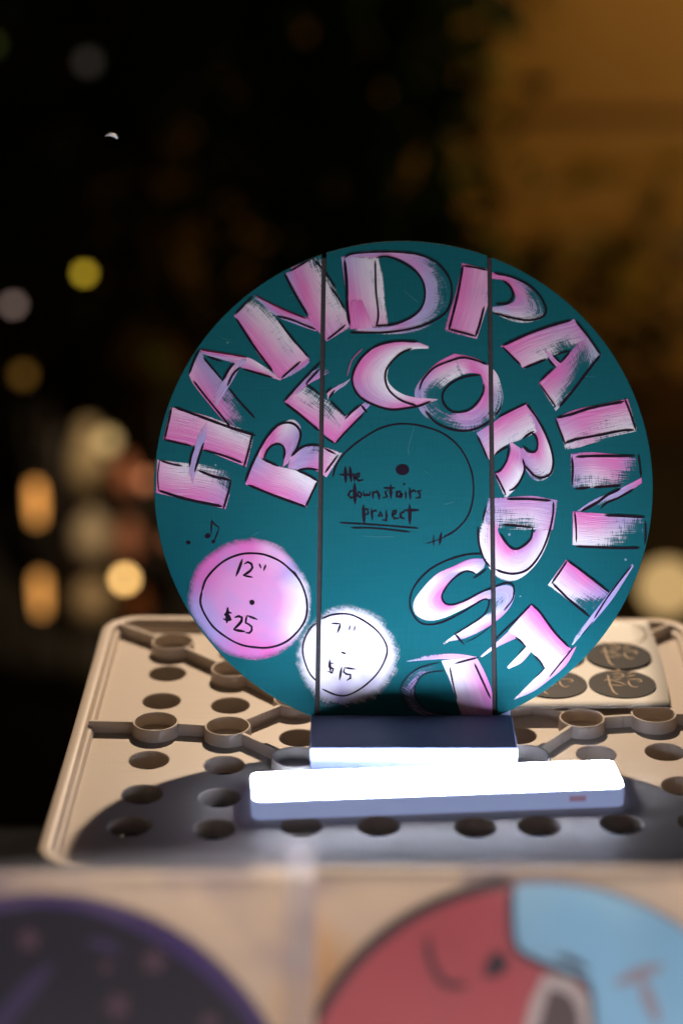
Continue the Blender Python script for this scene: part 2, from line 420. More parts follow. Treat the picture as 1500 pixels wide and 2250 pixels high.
bp = n.n('Bump', i_Strength=.8, i_Distance=.0004); n.l(st1, bp.inputs['Height']); n.l(bp.outputs[0], n.b.inputs['Normal'])
M_paint = n.m
n = N('soft_brushed_acrylic')
at = n.n('Attribute', attribute_name='paint'); uv = n.n('UVMap', uv_map='uv')
b1 = streak(70, 300, 3); b2 = streak(900, 60, 3); b3 = streak(35, 45, 2)
n.l(n.mix(n.math('MULTIPLY', n.math('SUBTRACT', .56, b3), 1.5, None, True), at.outputs['Color'], PAL['V']), n.b.inputs['Base Color'])
n.b.inputs['Roughness'].default_value = .45
wob = n.math('ADD', n.math('MULTIPLY', n.math('SUBTRACT', b1, .5), .9), n.math('MULTIPLY', n.math('SUBTRACT', b2, .5), .7))
av = n.math('SUBTRACT', 1.12, n.math('MULTIPLY', at.outputs['Alpha'], 1.2))
n.l(n.math('ADD', av, n.math('MULTIPLY', wob, n.math('MULTIPLY', at.outputs['Alpha'], 1.4)), None, True), n.b.inputs['Alpha'])
bp = n.n('Bump', i_Strength=.3, i_Distance=.0003); n.l(b1, bp.inputs['Height']); n.l(bp.outputs[0], n.b.inputs['Normal'])
M_soft = n.m
M_ink = mat('black_marker_ink', (34, 16, 34), .38, (24, 12, 28), 200)
M_redink = mat('magenta_black_ink', (120, 26, 62), .38, (40, 12, 30), 90)
M_pinkink = mat('pink_paint_line', (196, 96, 150), .45)
M_scratch = mat('pale_scratch', (70, 128, 134), .5, (40, 108, 116), 150)
INK = dict(K=M_ink, R=M_redink, P=M_pinkink)
def cut_grooves(bm):
    for k in (0, 1):
        s = .0130 if k == 0 else -.0019; x0 = -.0585 if k == 0 else .0625
        for sg in (-1, 1):
            bmesh.ops.bisect_plane(bm, geom=bm.verts[:] + bm.edges[:] + bm.faces[:], plane_co=(x0 + sg * GW, 0, 0), plane_no=(1, -s, 0), dist=1e-7)
    bad = []
    for f in bm.faces:
        c = f.calc_center_median()
        if any(abs(c.x - groove(k, c.y)) < GW for k in (0, 1)): bad.append(f)
    if bad: bmesh.ops.delete(bm, geom=bad, context='FACES')
    for v in bm.verts:
        r = math.hypot(v.co.x, v.co.y)
        if r > SR - .0006: v.co.x *= (SR - .0006) / r; v.co.y *= (SR - .0006) / r
def lerp_list(lst, t):
    f = t * (len(lst) - 1); i = min(int(f), len(lst) - 2) if len(lst) > 1 else 0
    f -= i; a, b = lst[i], lst[min(i + 1, len(lst) - 1)]
    return tuple(x + (y - x) * f for x, y in zip(a, b))
ROWS = [0, .035, .10, .25, .42, .58, .75, .90, .965, 1]
def paint_stroke(bm, A, B, cols, drys, z, seed):
    cl = bm.verts.layers.float_color.get('paint') or bm.verts.layers.float_color.new('paint')
    ul = bm.loops.layers.uv.get('uv') or bm.loops.layers.uv.new('uv')
    A = [(x / 1e4, y / 1e4) for x, y in A]; B = [(x / 1e4, y / 1e4) for x, y in B]
    ln = (plen(A) + plen(B)) / 2; nu = max(10, int(ln / .0022))
    a, b = smooth_path(A, nu), smooth_path(B, nu)
    cA = [PAL[t[0]] for t in cols.split()]; cB = [PAL[t[1]] for t in cols.split()]
    dA = [(int(t[0]) / 10,) for t in drys.split()]; dB = [(int(t[1]) / 10,) for t in drys.split()]
    rnd = random.Random(seed); off = rnd.random() * 20; ph = rnd.random() * 6
    grid = []
    for i in range(nu):
        u = i / (nu - 1); row = []
        ca, cb = lerp_list(cA, u), lerp_list(cB, u); da, db = lerp_list(dA, u)[0], lerp_list(dB, u)[0]
        for v in ROWS:
            k = v + .05 * math.sin(u * 5 + ph) * math.sin(v * math.pi)
            s = k * k * (3 - 2 * k)
            p = a[i].lerp(b[i], v)
            edge = max(.30 * (v in (0, 1)) + .08 * (v in (.035, .965)), .22 * (i in (0, nu - 1)))
            d = da + (db - da) * s
            d = min(1, d + .07 * min(1, d * 6) + edge)
            q = bm.verts.new((p.x, p.y, z)); q[cl] = tuple(x + (y - x) * s for x, y in zip(ca, cb)) + (d,)
            row.append((q, (off + u * ln, v * (a[i] - b[i]).length + off)))
        grid.append(row)
    for r0, r1 in zip(grid, grid[1:]):
        for j in range(len(ROWS) - 1):
            quad = [r0[j], r1[j], r1[j + 1], r0[j + 1]]
            try: f = bm.faces.new([q[0] for q in quad])
            except ValueError: continue
            for lp, q in zip(f.loops, quad): lp[ul].uv = q[1]
def ink_lines(lines, name, parent, z=.00075, seed=0):
    by = {}
    for pts, wd, c in lines: by.setdefault(c, []).append((pts, wd))
    for c, ls in by.items():
        bm = bmesh.new()
        for k, (pts, wd) in enumerate(ls):
            ribbon(bm, [(x / 1e4, y / 1e4) for x, y in pts], wd / 1e4, z + k * 3e-6, .10, seed * 31 + k)
        cut_grooves(bm)
        link(name, bm, INK[c], parent)
def face_up(bm):
    bmesh.ops.recalc_face_normals(bm, faces=bm.faces)
    for f in bm.faces:
        f.normal_update()
        if f.normal.z < 0: f.normal_flip()
ART = [
('letter','painted letter H',[([(-1650,551),(-1381,482),(-1051,360)],[(-1699,318),(-1489,269),(-1111,118)],'LP LP WP WP','10 00 20 40'),([(-1740,171),(-1578,151),(-1456,144),(-1288,112),(-1188,50)],[(-1746,-67),(-1511,-123),(-1254,-184)],'LP WP WP VM','00 20 40 60'),([(-1403,445),(-1464,314),(-1513,115),(-1512,7)],[(-1387,445),(-1399,314),(-1443,171),(-1487,1)],'LL VV VV VV LM','70 20 00 10 80')],[([(-1642,547),(-1665,432),(-1690,314)],15,'K'),([(-1693,314),(-1599,291),(-1502,269)],15,'K'),([(-1415,239),(-1276,200),(-1140,148)],15,'K'),([(-1067,364),(-1089,262),(-1127,115)],15,'K'),([(-1618,547),(-1433,478),(-1213,396),(-1048,344)],19,'K'),([(-1412,291),(-1450,171),(-1474,82)],15,'K'),([(-1476,269),(-1501,190),(-1512,118)],15,'K'),([(-1720,164),(-1636,138),(-1565,126)],15,'K'),([(-1723,167),(-1735,53),(-1727,-51)],9,'K'),([(-1727,-51),(-1531,-113),(-1279,-165)],19,'K'),([(-1449,92),(-1339,50),(-1216,21)],17,'K'),([(-1216,21),(-1241,-84),(-1270,-184)],15,'K')]),
('letter','painted letter A beside the H',[([(-1443,957),(-1286,742),(-1234,680),(-1051,461)],[(-1524,786),(-1484,706),(-1362,553),(-1206,365)],'VL VP VP GM','20 20 50 95'),([(-1444,966),(-1288,940),(-1114,913),(-1019,865),(-863,755)],[(-1430,935),(-1209,869),(-1140,830),(-1010,786),(-872,742)],'PV PV LM WP LL','10 00 00 20 30'),([(-1114,905),(-1166,887),(-1252,786),(-1367,583)],[(-1114,882),(-1157,838),(-1230,706),(-1324,557)],'VV LV VV LM','40 10 10 70')],[([(-1444,966),(-1478,909),(-1520,786)],15,'K'),([(-1444,966),(-1288,940),(-1110,909)],12,'R'),([(-1421,909),(-1356,830),(-1286,746)],15,'K'),([(-1391,913),(-1287,878)],15,'K'),([(-1205,869),(-1243,812),(-1282,737)],18,'K'),([(-1157,838),(-1209,786),(-1247,702)],15,'K'),([(-1234,680),(-1156,583),(-1052,470)],15,'K'),([(-1489,737),(-1397,619),(-1276,470),(-1223,400)],15,'K'),([(-1140,825),(-1036,794),(-932,764)],15,'K')]),
('letter','painted letter N crossing the left groove',[([(-1065,1369),(-969,1289),(-891,1192),(-665,896)],[(-1205,1214),(-1019,913),(-867,746)],'WM WP WP LP','50 30 30 00'),([(-1065,1369),(-839,1245),(-674,1196),(-596,1121)],[(-1039,1334),(-908,1214),(-778,1156),(-622,1099)],'VV PV PV MM','20 00 10 10'),([(-588,1673),(-535,1512),(-440,1325),(-366,1134)],[(-810,1583),(-744,1432),(-674,1201),(-544,1024)],'WM WP WP LM','60 30 30 20'),([(-840,1525),(-761,1378),(-674,1218)],[(-779,1543),(-718,1387),(-648,1218)],'VM MP MP','10 20 40'),([(-837,733),(-742,794),(-665,874)],[(-854,759),(-768,830),(-673,900)],'GV VM VP','90 60 10')],[([(-1194,1223),(-1143,1281),(-1074,1352)],15,'K'),([(-1190,1192),(-1054,980),(-928,808)],18,'K'),([(-895,1187),(-795,1055),(-669,905)],15,'K'),([(-863,759),(-794,821),(-729,878)],15,'K'),([(-1056,1361),(-934,1298),(-813,1241),(-691,1192)],12,'R'),([(-899,1210),(-795,1183),(-709,1148),(-622,1112)],15,'K'),([(-844,1521),(-779,1387),(-678,1214)],18,'K'),([(-805,1539),(-710,1597),(-623,1650)],15,'K'),([(-631,1619),(-553,1530),(-479,1414)],15,'K'),([(-514,1423),(-457,1334),(-414,1258)],15,'K'),([(-539,1037),(-474,1090),(-410,1143)],15,'K')]),
('letter','painted letter D beside the groove',[([(-444,1639),(-309,1681),(-100,1690),(109,1670),(248,1603),(338,1501),(359,1376),(323,1225),(201,1137),(-15,1075),(-371,1092)],[(-318,1644),(-187,1639),(-83,1648),(21,1608),(108,1536),(160,1421),(156,1314),(111,1234),(20,1172),(-102,1132),(-319,1119)],'VM VM LM VM GV GV GV VM WV LL','10 10 10 40 70 70 60 30 40 70'),([(-440,1644),(-414,1447),(-392,1261),(-375,1114)],[(-170,1639),(-140,1492),(-127,1332),(-102,1132)],'VW MW PW PL','02 02 02 02'),([(-370,1332),(-383,1225),(-375,1119)],[(-292,1332),(-249,1225),(-215,1123)],'PP PP PL','33 00 00')],[([(-418,1635),(-362,1666),(-170,1681),(22,1675),(143,1652),(247,1599),(325,1501),(351,1403),(332,1278),(262,1199),(115,1132),(-102,1092),(-375,1088)],15,'K'),([(-415,1621),(-401,1447),(-396,1261),(-379,1141)],22,'K'),([(-189,1132),(-175,1225),(-192,1403),(-196,1617)],15,'K'),([(-187,1635),(-127,1648),(-48,1626),(65,1559),(138,1474),(159,1367),(133,1270),(63,1203),(-32,1159),(-102,1145),(-193,1138)],15,'K')]),
('letter','painted letter P crossing the right groove',[([(426,1599),(385,1403),(332,1234),(288,1101)],[(625,1550),(615,1332),(579,1207),(526,1044)],'PL PL PL PL','00 02 00 30'),([(628,1534),(784,1499),(905,1436),(990,1338),(1024,1232),(997,1187),(884,1159),(780,1172),(638,1232)],[(627,1485),(705,1474),(766,1436),(804,1365),(795,1321),(755,1294),(712,1285),(677,1281),(629,1276)],'PP PP VP GP GM WM WV WV','00 10 40 70 50 30 40 40')],[([(434,1577),(508,1568),(608,1545)],15,'K'),([(430,1577),(403,1421),(367,1261),(327,1110)],19,'K'),([(327,1114),(426,1088),(521,1061)],15,'K'),([(517,1061),(548,1154),(580,1278)],18,'K'),([(654,1525),(784,1494),(905,1432),(982,1352),(1020,1267),(1015,1223),(971,1192),(884,1179),(780,1196),(646,1232)],15,'K'),([(714,1472),(766,1427),(787,1365),(764,1312),(712,1298),(660,1298)],17,'K')]),
('letter','painted letter A between the P and the I',[([(1223,1187),(1255,1055),(1140,887),(961,720)],[(1411,927),(1312,803),(1215,662),(1084,518)],'PG MG PG PW','00 38 07 02'),([(696,993),(840,1068),(1040,1134),(1223,1189)],[(859,825),(1019,891),(1176,966),(1316,1046)],'PL PW MW MM','00 03 06 00'),([(994,975),(1045,896),(1096,834)],[(1046,949),(1089,896),(1140,869)],'LL MM PP','40 00 00')],[([(709,993),(866,1068),(1040,1134),(1201,1179)],19,'K'),([(709,984),(769,922),(837,852)],15,'K'),([(854,830),(933,860),(1015,894)],18,'K'),([(1028,900),(1054,869),(1079,838)],15,'K'),([(1063,927),(1093,896),(1119,869)],15,'K'),([(1119,869),(1154,909),(1189,949)],15,'K'),([(1089,922),(1133,944),(1193,953)],15,'K'),([(1066,825),(1018,781),(974,737)],15,'K'),([(965,720),(1025,632),(1084,548)],11,'K'),([(1110,553),(1206,667),(1312,808),(1405,927)],18,'K'),([(1231,1174),(1316,1064),(1405,927)],15,'K')]),
('letter','painted letter I',[([(1009,419),(1051,431),(1100,444)],[(1064,224),(1109,233),(1163,245)],'VV VV VV','99 87 76'),([(1082,471),(1222,530),(1403,569),(1594,609)],[(1148,239),(1278,266),(1460,315),(1659,376)],'MW PL PW PW','02 03 04 02')],[([(1091,471),(1191,496),(1343,545),(1564,588)],20,'K'),([(1079,465),(1105,389),(1143,285)],15,'K'),([(1143,288),(1219,315),(1400,349),(1551,379),(1632,383)],18,'K'),([(1570,612),(1608,511),(1647,383)],15,'K')]),
('letter','painted letter N below the I',[([(1184,215),(1338,224),(1518,208),(1665,199)],[(1177,-35),(1334,-35),(1514,-29),(1673,-20)],'MV PW PL VV','14 03 05 68'),([(1680,41),(1526,-38),(1344,-117),(1223,-196)],[(1683,4),(1543,-99),(1421,-172),(1283,-214)],'PP VV VG VV','00 02 08 07'),([(1193,-199),(1421,-217),(1714,-229)],[(1187,-438),(1327,-453),(1506,-462),(1704,-456)],'PW PW VW VG','00 02 26 59')],[([(1223,190),(1367,196),(1632,196)],19,'K'),([(1662,205),(1670,126),(1677,44)],15,'K'),([(1190,184),(1196,108),(1190,-14)],15,'K'),([(1213,-41),(1316,-29)],18,'K'),([(1340,-29),(1424,-23),(1532,-17)],18,'K'),([(1253,-199),(1368,-135),(1441,-81),(1529,-41)],19,'K'),([(1391,-181),(1428,-141),(1513,-105),(1625,-41)],15,'K'),([(1205,-205),(1213,-311),(1214,-419)],12,'K'),([(1418,-229),(1540,-232),(1696,-241)],18,'K'),([(1698,-274),(1703,-341),(1695,-432)],15,'K'),([(1214,-450),(1387,-456),(1506,-462),(1656,-459)],17,'K')]),
('letter','painted letter T with thin bar near the right edge',[([(1142,-541),(1290,-661),(1445,-776)],[(1009,-722),(1149,-830),(1301,-953)],'PW PW VV','00 03 37'),([(1605,-570),(1441,-773),(1308,-942),(1156,-1134)],[(1615,-587),(1468,-811),(1335,-973),(1179,-1145)],'VV VV VV GG','20 00 00 80')],[([(1036,-711),(1091,-634),(1149,-549)],15,'K'),([(1153,-552),(1252,-626),(1351,-703),(1438,-773)],15,'K'),([(1043,-711),(1157,-826),(1297,-946)],15,'K'),([(1598,-587),(1441,-788),(1331,-957)],12,'K'),([(1323,-980),(1237,-1080)],7,'K')]),
('letter','painted letter E low on the right',[([(772,-1011),(640,-1130),(529,-1224)],[(786,-1095),(655,-1157),(544,-1229)],'LM LV WW','00 00 20'),([(854,-1157),(785,-1229),(714,-1298)],[(892,-1187),(819,-1268),(730,-1311)],'WL WL WW','00 00 30'),([(1005,-1287),(882,-1405),(762,-1523)],[(1206,-1153),(1128,-1287),(1004,-1394),(896,-1470),(774,-1523)],'WP WM WV WV','00 00 10 40'),([(894,-856),(979,-953),(1069,-1061),(1167,-1172)],[(729,-1046),(801,-1099),(884,-1187),(990,-1313)],'PW PW PW PW','00 00 00 00')],[([(892,-857),(811,-942),(710,-1034),(641,-1103),(610,-1157)],13,'K'),([(892,-857),(949,-911),(1054,-1057),(1152,-1161)],15,'K'),([(778,-1088),(816,-1118),(847,-1157)],15,'K'),([(847,-1157),(792,-1210)],9,'K'),([(899,-1210),(945,-1256),(978,-1310)],15,'K'),([(978,-1310),(913,-1374)],9,'K'),([(1183,-1161),(1097,-1264),(1012,-1367)],11,'K')]),
('letter','painted letter D at the foot of the sign',[([(-4,-1249),(180,-1214),(363,-1206),(501,-1227)],[(7,-1262),(231,-1244),(363,-1247),(490,-1254)],'GG VV LL LM','95 40 20 00'),([(281,-1262),(129,-1293),(6,-1374),(-30,-1456),(5,-1557),(96,-1623),(228,-1658)],[(271,-1313),(159,-1344),(87,-1415),(75,-1486),(107,-1567),(188,-1618),(310,-1638)],'GG VV VV VV VM MM','87 65 54 54 44 33'),([(259,-1254),(321,-1405),(396,-1633)],[(504,-1225),(556,-1324),(610,-1466),(622,-1638)],'WL WP LM','00 00 10')],[([(353,-1275),(434,-1252),(516,-1232)],15,'K'),([(317,-1298),(346,-1446),(366,-1527)],12,'K'),([(490,-1273),(545,-1395),(600,-1517)],15,'K'),([(241,-1268),(108,-1303),(16,-1374),(-25,-1456),(5,-1547),(56,-1608)],8,'K'),([(281,-1324),(149,-1344),(87,-1405),(72,-1466),(107,-1547),(178,-1603),(310,-1628)],8,'K')]),
('letter','painted letter R above the pink price circle',[([(-1037,177),(-986,301),(-909,403),(-845,442),(-780,462),(-728,413),(-725,334),(-760,246),(-818,144)],[(-986,174),(-960,242),(-909,278),(-863,272),(-839,229),(-844,171),(-853,118)],'LP PP PP WM VM VM LP','00 00 10 20 20 20 00'),([(-792,203),(-728,252),(-651,272),(-560,262),(-431,220)],[(-818,112),(-734,95),(-663,102),(-599,82),(-544,43)],'LM VV VM LP WL','00 20 30 10 20'),([(-1036,197),(-889,125),(-760,95),(-605,14)],[(-1117,-6),(-920,-93),(-685,-171)],'VP LP WP WM','00 10 00 00')],[([(-1117,14),(-1063,151),(-986,301),(-909,400),(-845,434),(-780,429),(-735,386),(-728,334),(-754,249),(-792,193)],17,'K'),([(-792,193),(-728,252),(-663,275),(-586,272)],15,'K'),([(-560,252),(-480,210)],15,'K'),([(-463,203),(-509,138),(-554,76)],15,'K'),([(-753,92),(-676,105),(-599,95)],15,'K'),([(-753,92),(-676,60),(-605,17)],15,'K'),([(-605,17),(-643,-64),(-691,-168)],15,'K'),([(-1094,-12),(-920,-84),(-691,-168)],18,'K'),([(-998,174),(-940,148),(-885,122)],18,'K'),([(-986,177),(-954,249),(-902,282),(-857,272),(-839,229),(-847,171)],15,'K')]),
('letter','painted letter E crossing the left groove',[([(-845,587),(-736,718),(-632,814),(-496,880)],[(-793,590),(-684,705),(-567,771),(-470,831)],'PP VM VM GV','00 20 30 99'),([(-541,649),(-483,692),(-376,765)],[(-535,603),(-477,662),(-405,712),(-373,755)],'LL LV GG','00 20 90'),([(-703,709),(-599,649),(-502,583),(-405,465)],[(-845,587),(-716,482),(-586,370),(-483,288)],'WP WP WP LP','40 50 50 20'),([(-431,465),(-347,531),(-263,590)],[(-483,291),(-405,380),(-315,478),(-234,564)],'LP LP VV','00 00 30')],[([(-845,590),(-742,709),(-664,794),(-587,874)],15,'K'),([(-842,580),(-729,491),(-596,377)],19,'K'),([(-557,331),(-483,285)],15,'K'),([(-480,287),(-405,373),(-283,498)],15,'K'),([(-596,817),(-645,768),(-690,715)],15,'K'),([(-690,715),(-642,679),(-593,639)],15,'K'),([(-548,649),(-509,689)],16,'K'),([(-486,669),(-528,613)],16,'K'),([(-519,593),(-470,544),(-412,485)],15,'K'),([(-412,462),(-360,518),(-299,564)],15,'K'),([(-299,564),(-257,508)],16,'K')]),
('letter','painted letter C shaped like a crescent',[([(183,991),(88,1023),(-50,1023),(-189,988),(-293,898),(-353,792),(-349,695),(-285,608),(-173,546),(-52,531),(103,555),(259,603)],[(183,973),(71,967),(-16,929),(-85,863),(-111,801),(-110,748),(-86,704),(-34,660),(35,630),(104,616),(181,612),(263,605)],'LW PW PW PW PW MW MW PL PL LW','11 00 00 00 00 10 10 00 00 55')],[([(106,1022),(-50,1026),(-189,991),(-293,907),(-353,801),(-358,713),(-310,625),(-207,564),(-86,530),(34,542),(121,559),(194,590)],16,'K'),([(62,973),(-16,938),(-85,871),(-124,801),(-120,713),(-77,643),(0,590),(95,559)],15,'K'),([(-288,973),(-362,889),(-397,775)],8,'P')]),
('letter','painted letter O crossing the right groove',[([(365,937),(232,862),(122,742),(78,645),(120,519),(208,433),(325,381),(456,359),(573,388),(669,474),(713,601),(694,720),(647,817),(519,903),(365,937)],[(415,776),(342,735),(301,690),(276,630),(289,571),(340,519),(413,509),(479,530),(535,593),(567,668),(566,742),(551,780),(526,791),(474,795),(415,780)],'PW PW MW VG VG GV GM VM VM GP GP WP LP PP PW','02 03 05 27 27 66 62 50 50 50 40 20 00 00 02')],[([(596,855),(519,888),(427,907),(343,885),(225,836),(144,750),(114,671)],15,'K'),([(157,519),(230,437),(339,388),(456,377),(559,411),(611,444)],15,'K'),([(648,481),(696,548)],15,'K'),([(551,780),(489,776),(401,754),(319,701),(279,638),(289,571),(340,519),(399,510),(472,530),(531,586),(568,653),(573,713)],15,'K')]),
('letter','painted letter R beside the right groove',[([(876,580),(952,481),(1023,325),(1061,170),(1056,74),(979,14),(906,33),(845,140)],[(925,370),(940,348),(952,303),(943,236),(915,218),(872,225),(843,259),(831,214)],'PV VP LP WP WP WM VM VP','00 00 00 00 10 30 30 00'),([(745,310),(759,244),(740,177),(703,118),(640,70)],[(843,244),(858,155),(848,66),(803,-22),(718,-111)],'LM PM PW PW MW','00 00 00 00 12'),([(518,362),(647,444),(750,515),(876,580)],[(608,166),(704,262),(821,307),(950,370)],'VL PW PW PW','00 02 02 02')],[([(677,478),(780,530),(872,574)],15,'K'),([(872,574),(948,467),(1019,325),(1057,184),(1045,81),(994,44),(935,48),(885,96),(852,133)],15,'K'),([(842,177),(856,103),(826,22),(781,-37),(745,-52)],15,'K'),([(644,74),(680,7),(722,-81)],15,'K'),([(644,74),(688,96),(732,170),(744,259)],15,'K'),([(645,203),(689,240),(744,262)],15,'K'),([(843,318),(880,348),(925,374)],17,'K'),([(899,370),(935,340),(949,288),(941,236),(915,222),(879,236),(847,266)],15,'K'),([(522,344),(558,266),(594,177)],15,'K')]),
('letter','painted letter D above the S',[([(597,-120),(542,-291),(529,-408),(559,-524),(616,-625),(692,-686),(792,-686),(900,-609),(986,-485),(1038,-330),(1083,-124)],[(673,-291),(663,-322),(672,-361),(710,-423),(756,-470),(794,-472),(848,-450),(895,-396),(911,-353),(934,-322),(960,-128)],'VM WP WP WP WM WM WM WM LP MM','20 40 20 00 10 10 10 10 00 10'),([(597,-104),(752,-97),(906,-90),(1089,-118)],[(569,-291),(703,-330),(911,-338),(1050,-330)],'VV MW MW VM','23 15 04 20')],[([(729,-112),(883,-112),(1037,-124)],17,'K'),([(1056,-132),(1051,-229),(1010,-392),(947,-524),(862,-617),(769,-644),(692,-632),(647,-613)],15,'K'),([(578,-167),(557,-268)],15,'K'),([(522,-315),(529,-431),(563,-540),(605,-594)],15,'K'),([(700,-295),(811,-305),(907,-315)],15,'K'),([(907,-315),(895,-392),(840,-447),(786,-470),(733,-439),(680,-361)],15,'K')]),
('letter','painted letter S above the foot of the sign',[([(607,-756),(668,-731),(738,-723),(779,-771),(748,-871),(666,-960),(551,-1037),(420,-1098),(301,-1121)],[(606,-818),(625,-833),(614,-864),(582,-918),(528,-964),(451,-1010),(375,-1056),(344,-1079),(299,-1111)],'VV VG VG VW MW PW LW VW WW','00 05 06 02 00 00 00 10 20'),([(302,-1109),(229,-1159)],[(309,-1123),(236,-1167)],'WW GG','40 99'),([(582,-536),(471,-536),(347,-590),(232,-644),(135,-740),(71,-833),(71,-914),(126,-962),(191,-973),(283,-952),(406,-898),(514,-844),(622,-814)],[(562,-601),(500,-644),(455,-617),(393,-632),(323,-694),(269,-771),(269,-825),(307,-862),(361,-862),(422,-835),(499,-797),(561,-770),(615,-756)],'VV MW PW LV WM WP WP WP WL WL LV VV','20 00 10 10 10 10 10 10 00 00 00 00')],[([(548,-501),(440,-509),(309,-547),(178,-617),(78,-725),(43,-818),(50,-902),(100,-979),(168,-1002),(260,-987),(391,-925),(514,-848),(568,-821),(595,-833),(587,-887),(544,-948),(451,-1010),(352,-1071)],11,'K'),([(581,-609),(531,-648),(485,-675)],12,'K'),([(508,-648),(470,-628),(424,-628),(347,-679),(285,-756),(265,-810),(292,-856),(353,-860),(438,-829),(530,-779),(630,-737),(730,-706),(768,-733),(763,-818),(701,-902)],11,'K'),([(352,-1063),(420,-1144)],15,'K'),([(428,-1129),(512,-1086),(604,-1017)],6,'K')])]
BLOBS = [
('pink painted price circle reading 12 inch 25 dollars',(-1074,-828),[(-1063,-399),(-940,-426),(-837,-491),(-744,-608),(-676,-725),(-664,-841),(-682,-978),(-760,-1104),(-869,-1189),(-991,-1234),(-1113,-1230),(-1222,-1203),(-1317,-1142),(-1400,-1046),(-1465,-965),(-1500,-876),(-1494,-752),(-1448,-601),(-1350,-502),(-1241,-440),(-1145,-412)],'PLLVWWWWLPPPMVVVMPPPP',[([(-1416,-766),(-1389,-684),(-1321,-601),(-1240,-540),(-1145,-505),(-1063,-498),(-974,-509),(-871,-553),(-789,-622),(-727,-698),(-686,-807),(-679,-903),(-699,-985),(-760,-1067),(-835,-1128),(-937,-1162),(-1032,-1162),(-1141,-1142),(-1236,-1094),(-1332,-1019),(-1394,-930),(-1425,-848),(-1416,-766)],14,'K'),([(-785,-619),(-761,-643),(-741,-680)],14,'K'),([(-1134,-540),(-1154,-601),(-1178,-660)],19,'K'),([(-1120,-574),(-1093,-560),(-1066,-577),(-1065,-608),(-1096,-636),(-1127,-653)],16,'K'),([(-1127,-655),(-1062,-668)],15,'K'),([(-1014,-574),(-1004,-601)],23,'K'),([(-970,-581),(-983,-619)],24,'K'),([(-1210,-920),(-1237,-910),(-1251,-930),(-1217,-951),(-1223,-975),(-1264,-961)],23,'K'),([(-1234,-883),(-1240,-988)],27,'K'),([(-1183,-951),(-1149,-941),(-1132,-958),(-1142,-985),(-1192,-1036)],18,'K'),([(-1192,-1038),(-1114,-1050)],18,'K'),([(-1026,-965),(-1064,-951),(-1098,-937)],15,'K'),([(-1098,-937),(-1108,-988),(-1073,-1005),(-1063,-1033),(-1080,-1060),(-1107,-1060)],16,'K'),([(-1070,-845),(-1058,-847)],38,'K')]),
('white painted price circle reading 7 inch 15 dollars',(-411,-1212),[(-401,-872),(-288,-900),(-186,-956),(-110,-1048),(-59,-1161),(-52,-1242),(-70,-1313),(-121,-1415),(-208,-1501),(-330,-1552),(-441,-1559),(-563,-1537),(-635,-1476),(-696,-1385),(-732,-1283),(-735,-1171),(-697,-1069),(-615,-976),(-523,-913)],'WWWWWWWWWWVWWWWWWWW',[([(-579,-961),(-493,-930),(-380,-930),(-278,-976),(-176,-1058),(-120,-1161),(-136,-1252),(-197,-1354),(-299,-1446),(-401,-1496),(-482,-1491),(-574,-1451)],12,'K'),([(-604,-1405),(-665,-1334),(-706,-1212),(-701,-1120),(-656,-1028),(-605,-987)],12,'K'),([(-508,-992),(-447,-995)],14,'K'),([(-447,-995),(-452,-1023),(-467,-1058)],16,'K'),([(-378,-1009),(-384,-1038)],18,'K'),([(-343,-1013),(-349,-1042)],18,'K'),([(-436,-1196),(-411,-1204)],27,'K'),([(-492,-1273),(-521,-1268),(-528,-1293),(-494,-1313),(-503,-1339),(-533,-1329)],15,'K'),([(-521,-1247),(-513,-1344)],14,'K'),([(-436,-1298),(-452,-1390)],16,'K'),([(-340,-1313),(-380,-1308),(-416,-1303)],14,'K'),([(-416,-1303),(-421,-1344),(-380,-1349),(-368,-1369),(-401,-1392)],15,'K')])]
